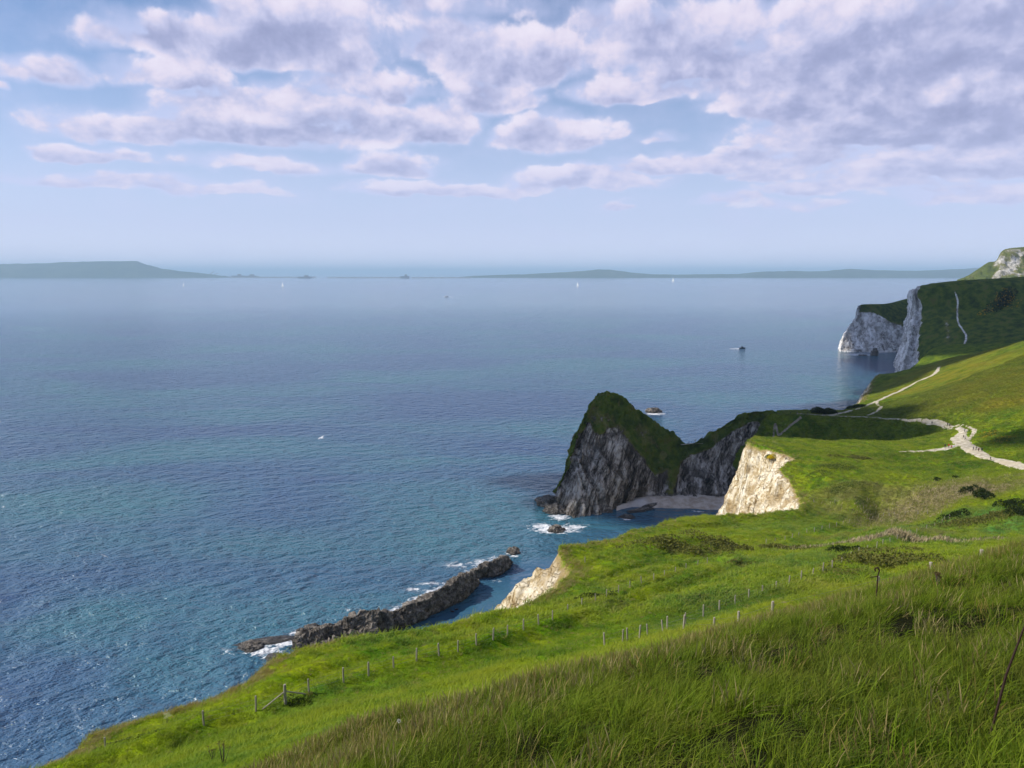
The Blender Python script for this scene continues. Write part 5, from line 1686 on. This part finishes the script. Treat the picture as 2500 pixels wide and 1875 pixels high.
def scatter(density, kinds, smin, smax, seed, tilt=.18):
    r = np.random.default_rng(seed)
    n = r.poisson(np.where(vis, area * density, 0))
    ii, jj = np.nonzero(n)
    k = n[ii, jj]; ii = np.repeat(ii, k); jj = np.repeat(jj, k)
    a, b = r.random(len(ii)), r.random(len(ii))
    p = qa[ii, jj] + (qb[ii, jj] - qa[ii, jj]) * a[:, None] + (qc[ii, jj] - qa[ii, jj]) * b[:, None]
    keep = np.ones(len(p), bool)
    for c, w in PATHS:
        for s in range(0, len(c), 2):
            keep &= (np.abs(p[:, 0] - c[s, 0]) > w[s] * .46) | (np.abs(p[:, 1] - c[s, 1]) > w[s] * .62)
    p = p[keep]
    for k_ in TG:
        tint_[k_].append(TG[k_][ii[keep], jj[keep]])
    pts_.append(p)
    rot_.append(np.stack([r.normal(0, tilt, len(p)), r.normal(0, tilt, len(p)), r.normal(0, .5, len(p))], 1))
    scl_.append(r.uniform(smin, smax, len(p))); idx_.append(r.choice(kinds, len(p)))


near = sstep(dep, 13, 9)
tuss = sstep(fbm(np.stack([cx_.ravel(), cy_.ravel(), 0 * cx_.ravel()], 1), .9, 3, 14).reshape(cx_.shape), -.35, .35)
scatter(tallw * (6 + 32 * tuss + 8 * near), [0, 0, 1, 1, 2], .5, 1.15, 1)
scatter(tallw * 2.2, [9], .7, 1.3, 7)
scatter(tallw * (1.0 + 11.0 * sstep(np.abs(cy_ - yc), 8, 2)), [3], .8, 1.25, 2)
fieldw = (1 - tallw)
scatter(fieldw * sstep(dep, 46, 34) * 15.0, [10], .8, 1.4, 8)
scatter(fieldw * np.where(dep < 60, 6.0 * sstep(dep, 32, 48), np.where(dep < 100, 3.2, np.where(dep < 150, 1.6, .2))), [4, 4, 5], .8, 1.5, 3)
scatter(fieldw * np.where((dep > 90) & (dep < 500), 1.2, 0), [7, 7, 7, 8], .8, 1.7, 4)
edgew = sstep(SD[:-1, :-1], -3.0, -.3) * DR[:-1, :-1]
scatter(fieldw * edgew * np.where(dep < 180, 7.0, 2.0) * (dep > 45), [6], .8, 1.6, 5)
scatter(fieldw * np.where((dep < 130) & (dep > 48), .3, 0), [6], .5, .9, 6)
PT = np.concatenate(pts_); RT = np.concatenate(rot_); SC = np.concatenate(scl_); ID = np.concatenate(idx_)
print('grass clumps', len(PT))
me = bpy.data.meshes.new('grass')
me.vertices.add(len(PT)); me.vertices.foreach_set('co', PT.astype(np.float32).ravel())
at = me.attributes.new('rot', 'FLOAT_VECTOR', 'POINT'); at.data.foreach_set('vector', RT.astype(np.float32).ravel())
at = me.attributes.new('scl', 'FLOAT', 'POINT'); at.data.foreach_set('value', SC.astype(np.float32))
at = me.attributes.new('idx', 'INT', 'POINT'); at.data.foreach_set('value', ID.astype(np.int32))
for k_ in TG:
    at = me.attributes.new(k_, 'FLOAT', 'POINT'); at.data.foreach_set('value', np.concatenate(tint_[k_]).astype(np.float32))
grass = link('grass', me, None, kind='stuff', label='long green grass and turf over the hillside', category='grass')
ng = bpy.data.node_groups.new('grass_scatter', 'GeometryNodeTree')
ng.interface.new_socket('Geometry', in_out='INPUT', socket_type='NodeSocketGeometry')
ng.interface.new_socket('Geometry', in_out='OUTPUT', socket_type='NodeSocketGeometry')
gi, go = ng.nodes.new('NodeGroupInput'), ng.nodes.new('NodeGroupOutput')
iop = ng.nodes.new('GeometryNodeInstanceOnPoints'); ci = ng.nodes.new('GeometryNodeCollectionInfo')
ci.inputs[0].default_value = SRC; ci.inputs['Separate Children'].default_value = True; ci.inputs['Reset Children'].default_value = True


def named(nm, typ):
    n = ng.nodes.new('GeometryNodeInputNamedAttribute'); n.data_type = typ; n.inputs[0].default_value = nm
    return [o for o in n.outputs if o.enabled][0]


e2r = ng.nodes.new('FunctionNodeEulerToRotation')
ng.links.new(named('rot', 'FLOAT_VECTOR'), e2r.inputs[0])
ng.links.new(gi.outputs[0], iop.inputs['Points']); ng.links.new(ci.outputs[0], iop.inputs['Instance'])
iop.inputs['Pick Instance'].default_value = True
ng.links.new(named('idx', 'INT'), iop.inputs['Instance Index']); ng.links.new(e2r.outputs[0], iop.inputs['Rotation']); ng.links.new(named('scl', 'FLOAT'), iop.inputs['Scale'])
ng.links.new(iop.outputs[0], go.inputs[0])
md = grass.modifiers.new('scatter', 'NODES'); md.node_group = ng

# ------------------------------------------------------------------ unseen clouds, added towards the sun to shade the land
M_SHADE_CLOUD = simple_mat('shade_cloud_body', (.85, .85, .86), (.9, .9, .9), .005, 1.0, .2, 0)


def cloud(name, target, rx, ry, alt, seed, label):
    r = np.random.default_rng(seed)
    c = Vector(target) + TO_SUN * ((alt - target[2]) / TO_SUN.z)
    bm = bmesh.new()
    for k in range(22):
        a = r.uniform(0, 6.28); q = math.sqrt(r.random()) * .78
        s = r.uniform(.26, .42)
        m = Matrix.Translation((math.cos(a) * q * rx, math.sin(a) * q * ry, r.uniform(0, .25) * min(rx, ry))) @ Matrix.Diagonal((s * rx, s * ry, s * min(rx, ry) * .6, 1))
        bmesh.ops.create_icosphere(bm, subdivisions=3, radius=1.0, matrix=m)
    v = np.array([q.co[:] for q in bm.verts])
    n = fbm(v, 4.0 / min(rx, ry), 4, seed)[:, None]
    v = v * (1 + .14 * n); v[:, 2] = np.maximum(v[:, 2], -.12 * min(rx, ry))
    for q, w in zip(bm.verts, v):
        q.co = w
    me = bpy.data.meshes.new(name); bm.to_mesh(me); bm.free()
    for p in me.polygons:
        p.use_smooth = True
    o = link(name, me, M_SHADE_CLOUD, kind='stuff', label=label, category='cloud'); o.location = c


cloud('shade_clouds', (92, 446, 30), 150, 84, 1100, 1, 'added out-of-frame cloud shading the headland')
cloud('shade_clouds', (335, 690, 40), 125, 125, 1100, 7, 'added out-of-frame cloud shading the coast slope')
cloud('shade_clouds', (262, 322, 50), 72, 15, 800, 9, 'thin out-of-frame strip of cloud added to shade the valley')
cloud('shade_clouds', (22, -5, 118), 19, 14, 2600, 5, 'small high out-of-frame cloud added to shade the near hillside')
cloud('shade_clouds', (640, 1040, 60), 270, 340, 1300, 2, 'broad out-of-frame cloud added to shade the chalk headlands')

# ------------------------------------------------------------------ air
def haze_box():
    me = bpy.data.meshes.new('haze')
    bm = bmesh.new(); bmesh.ops.create_cube(bm, size=1.0)
    bmesh.ops.scale(bm, vec=(240000, 240000, 560), verts=bm.verts)
    bmesh.ops.translate(bm, vec=(0, 0, 560 / 2 - 12), verts=bm.verts)
    bm.to_mesh(me); bm.free()
    m, q, out = new_mat('sea_air')
    v = q.new('ShaderNodeVolumePrincipled')
    v.inputs['Color'].default_value = (.54, .78, 1.0, 1)
    v.inputs['Density'].default_value = HAZE
    v.inputs['Anisotropy'].default_value = 0.0
    q.l.new(v.outputs[0], out.inputs['Volume'])
    link('haze', me, m, kind='stuff', label='pale blue sea haze over the bay', category='haze')


HAZE = 4.2e-5
haze_box()
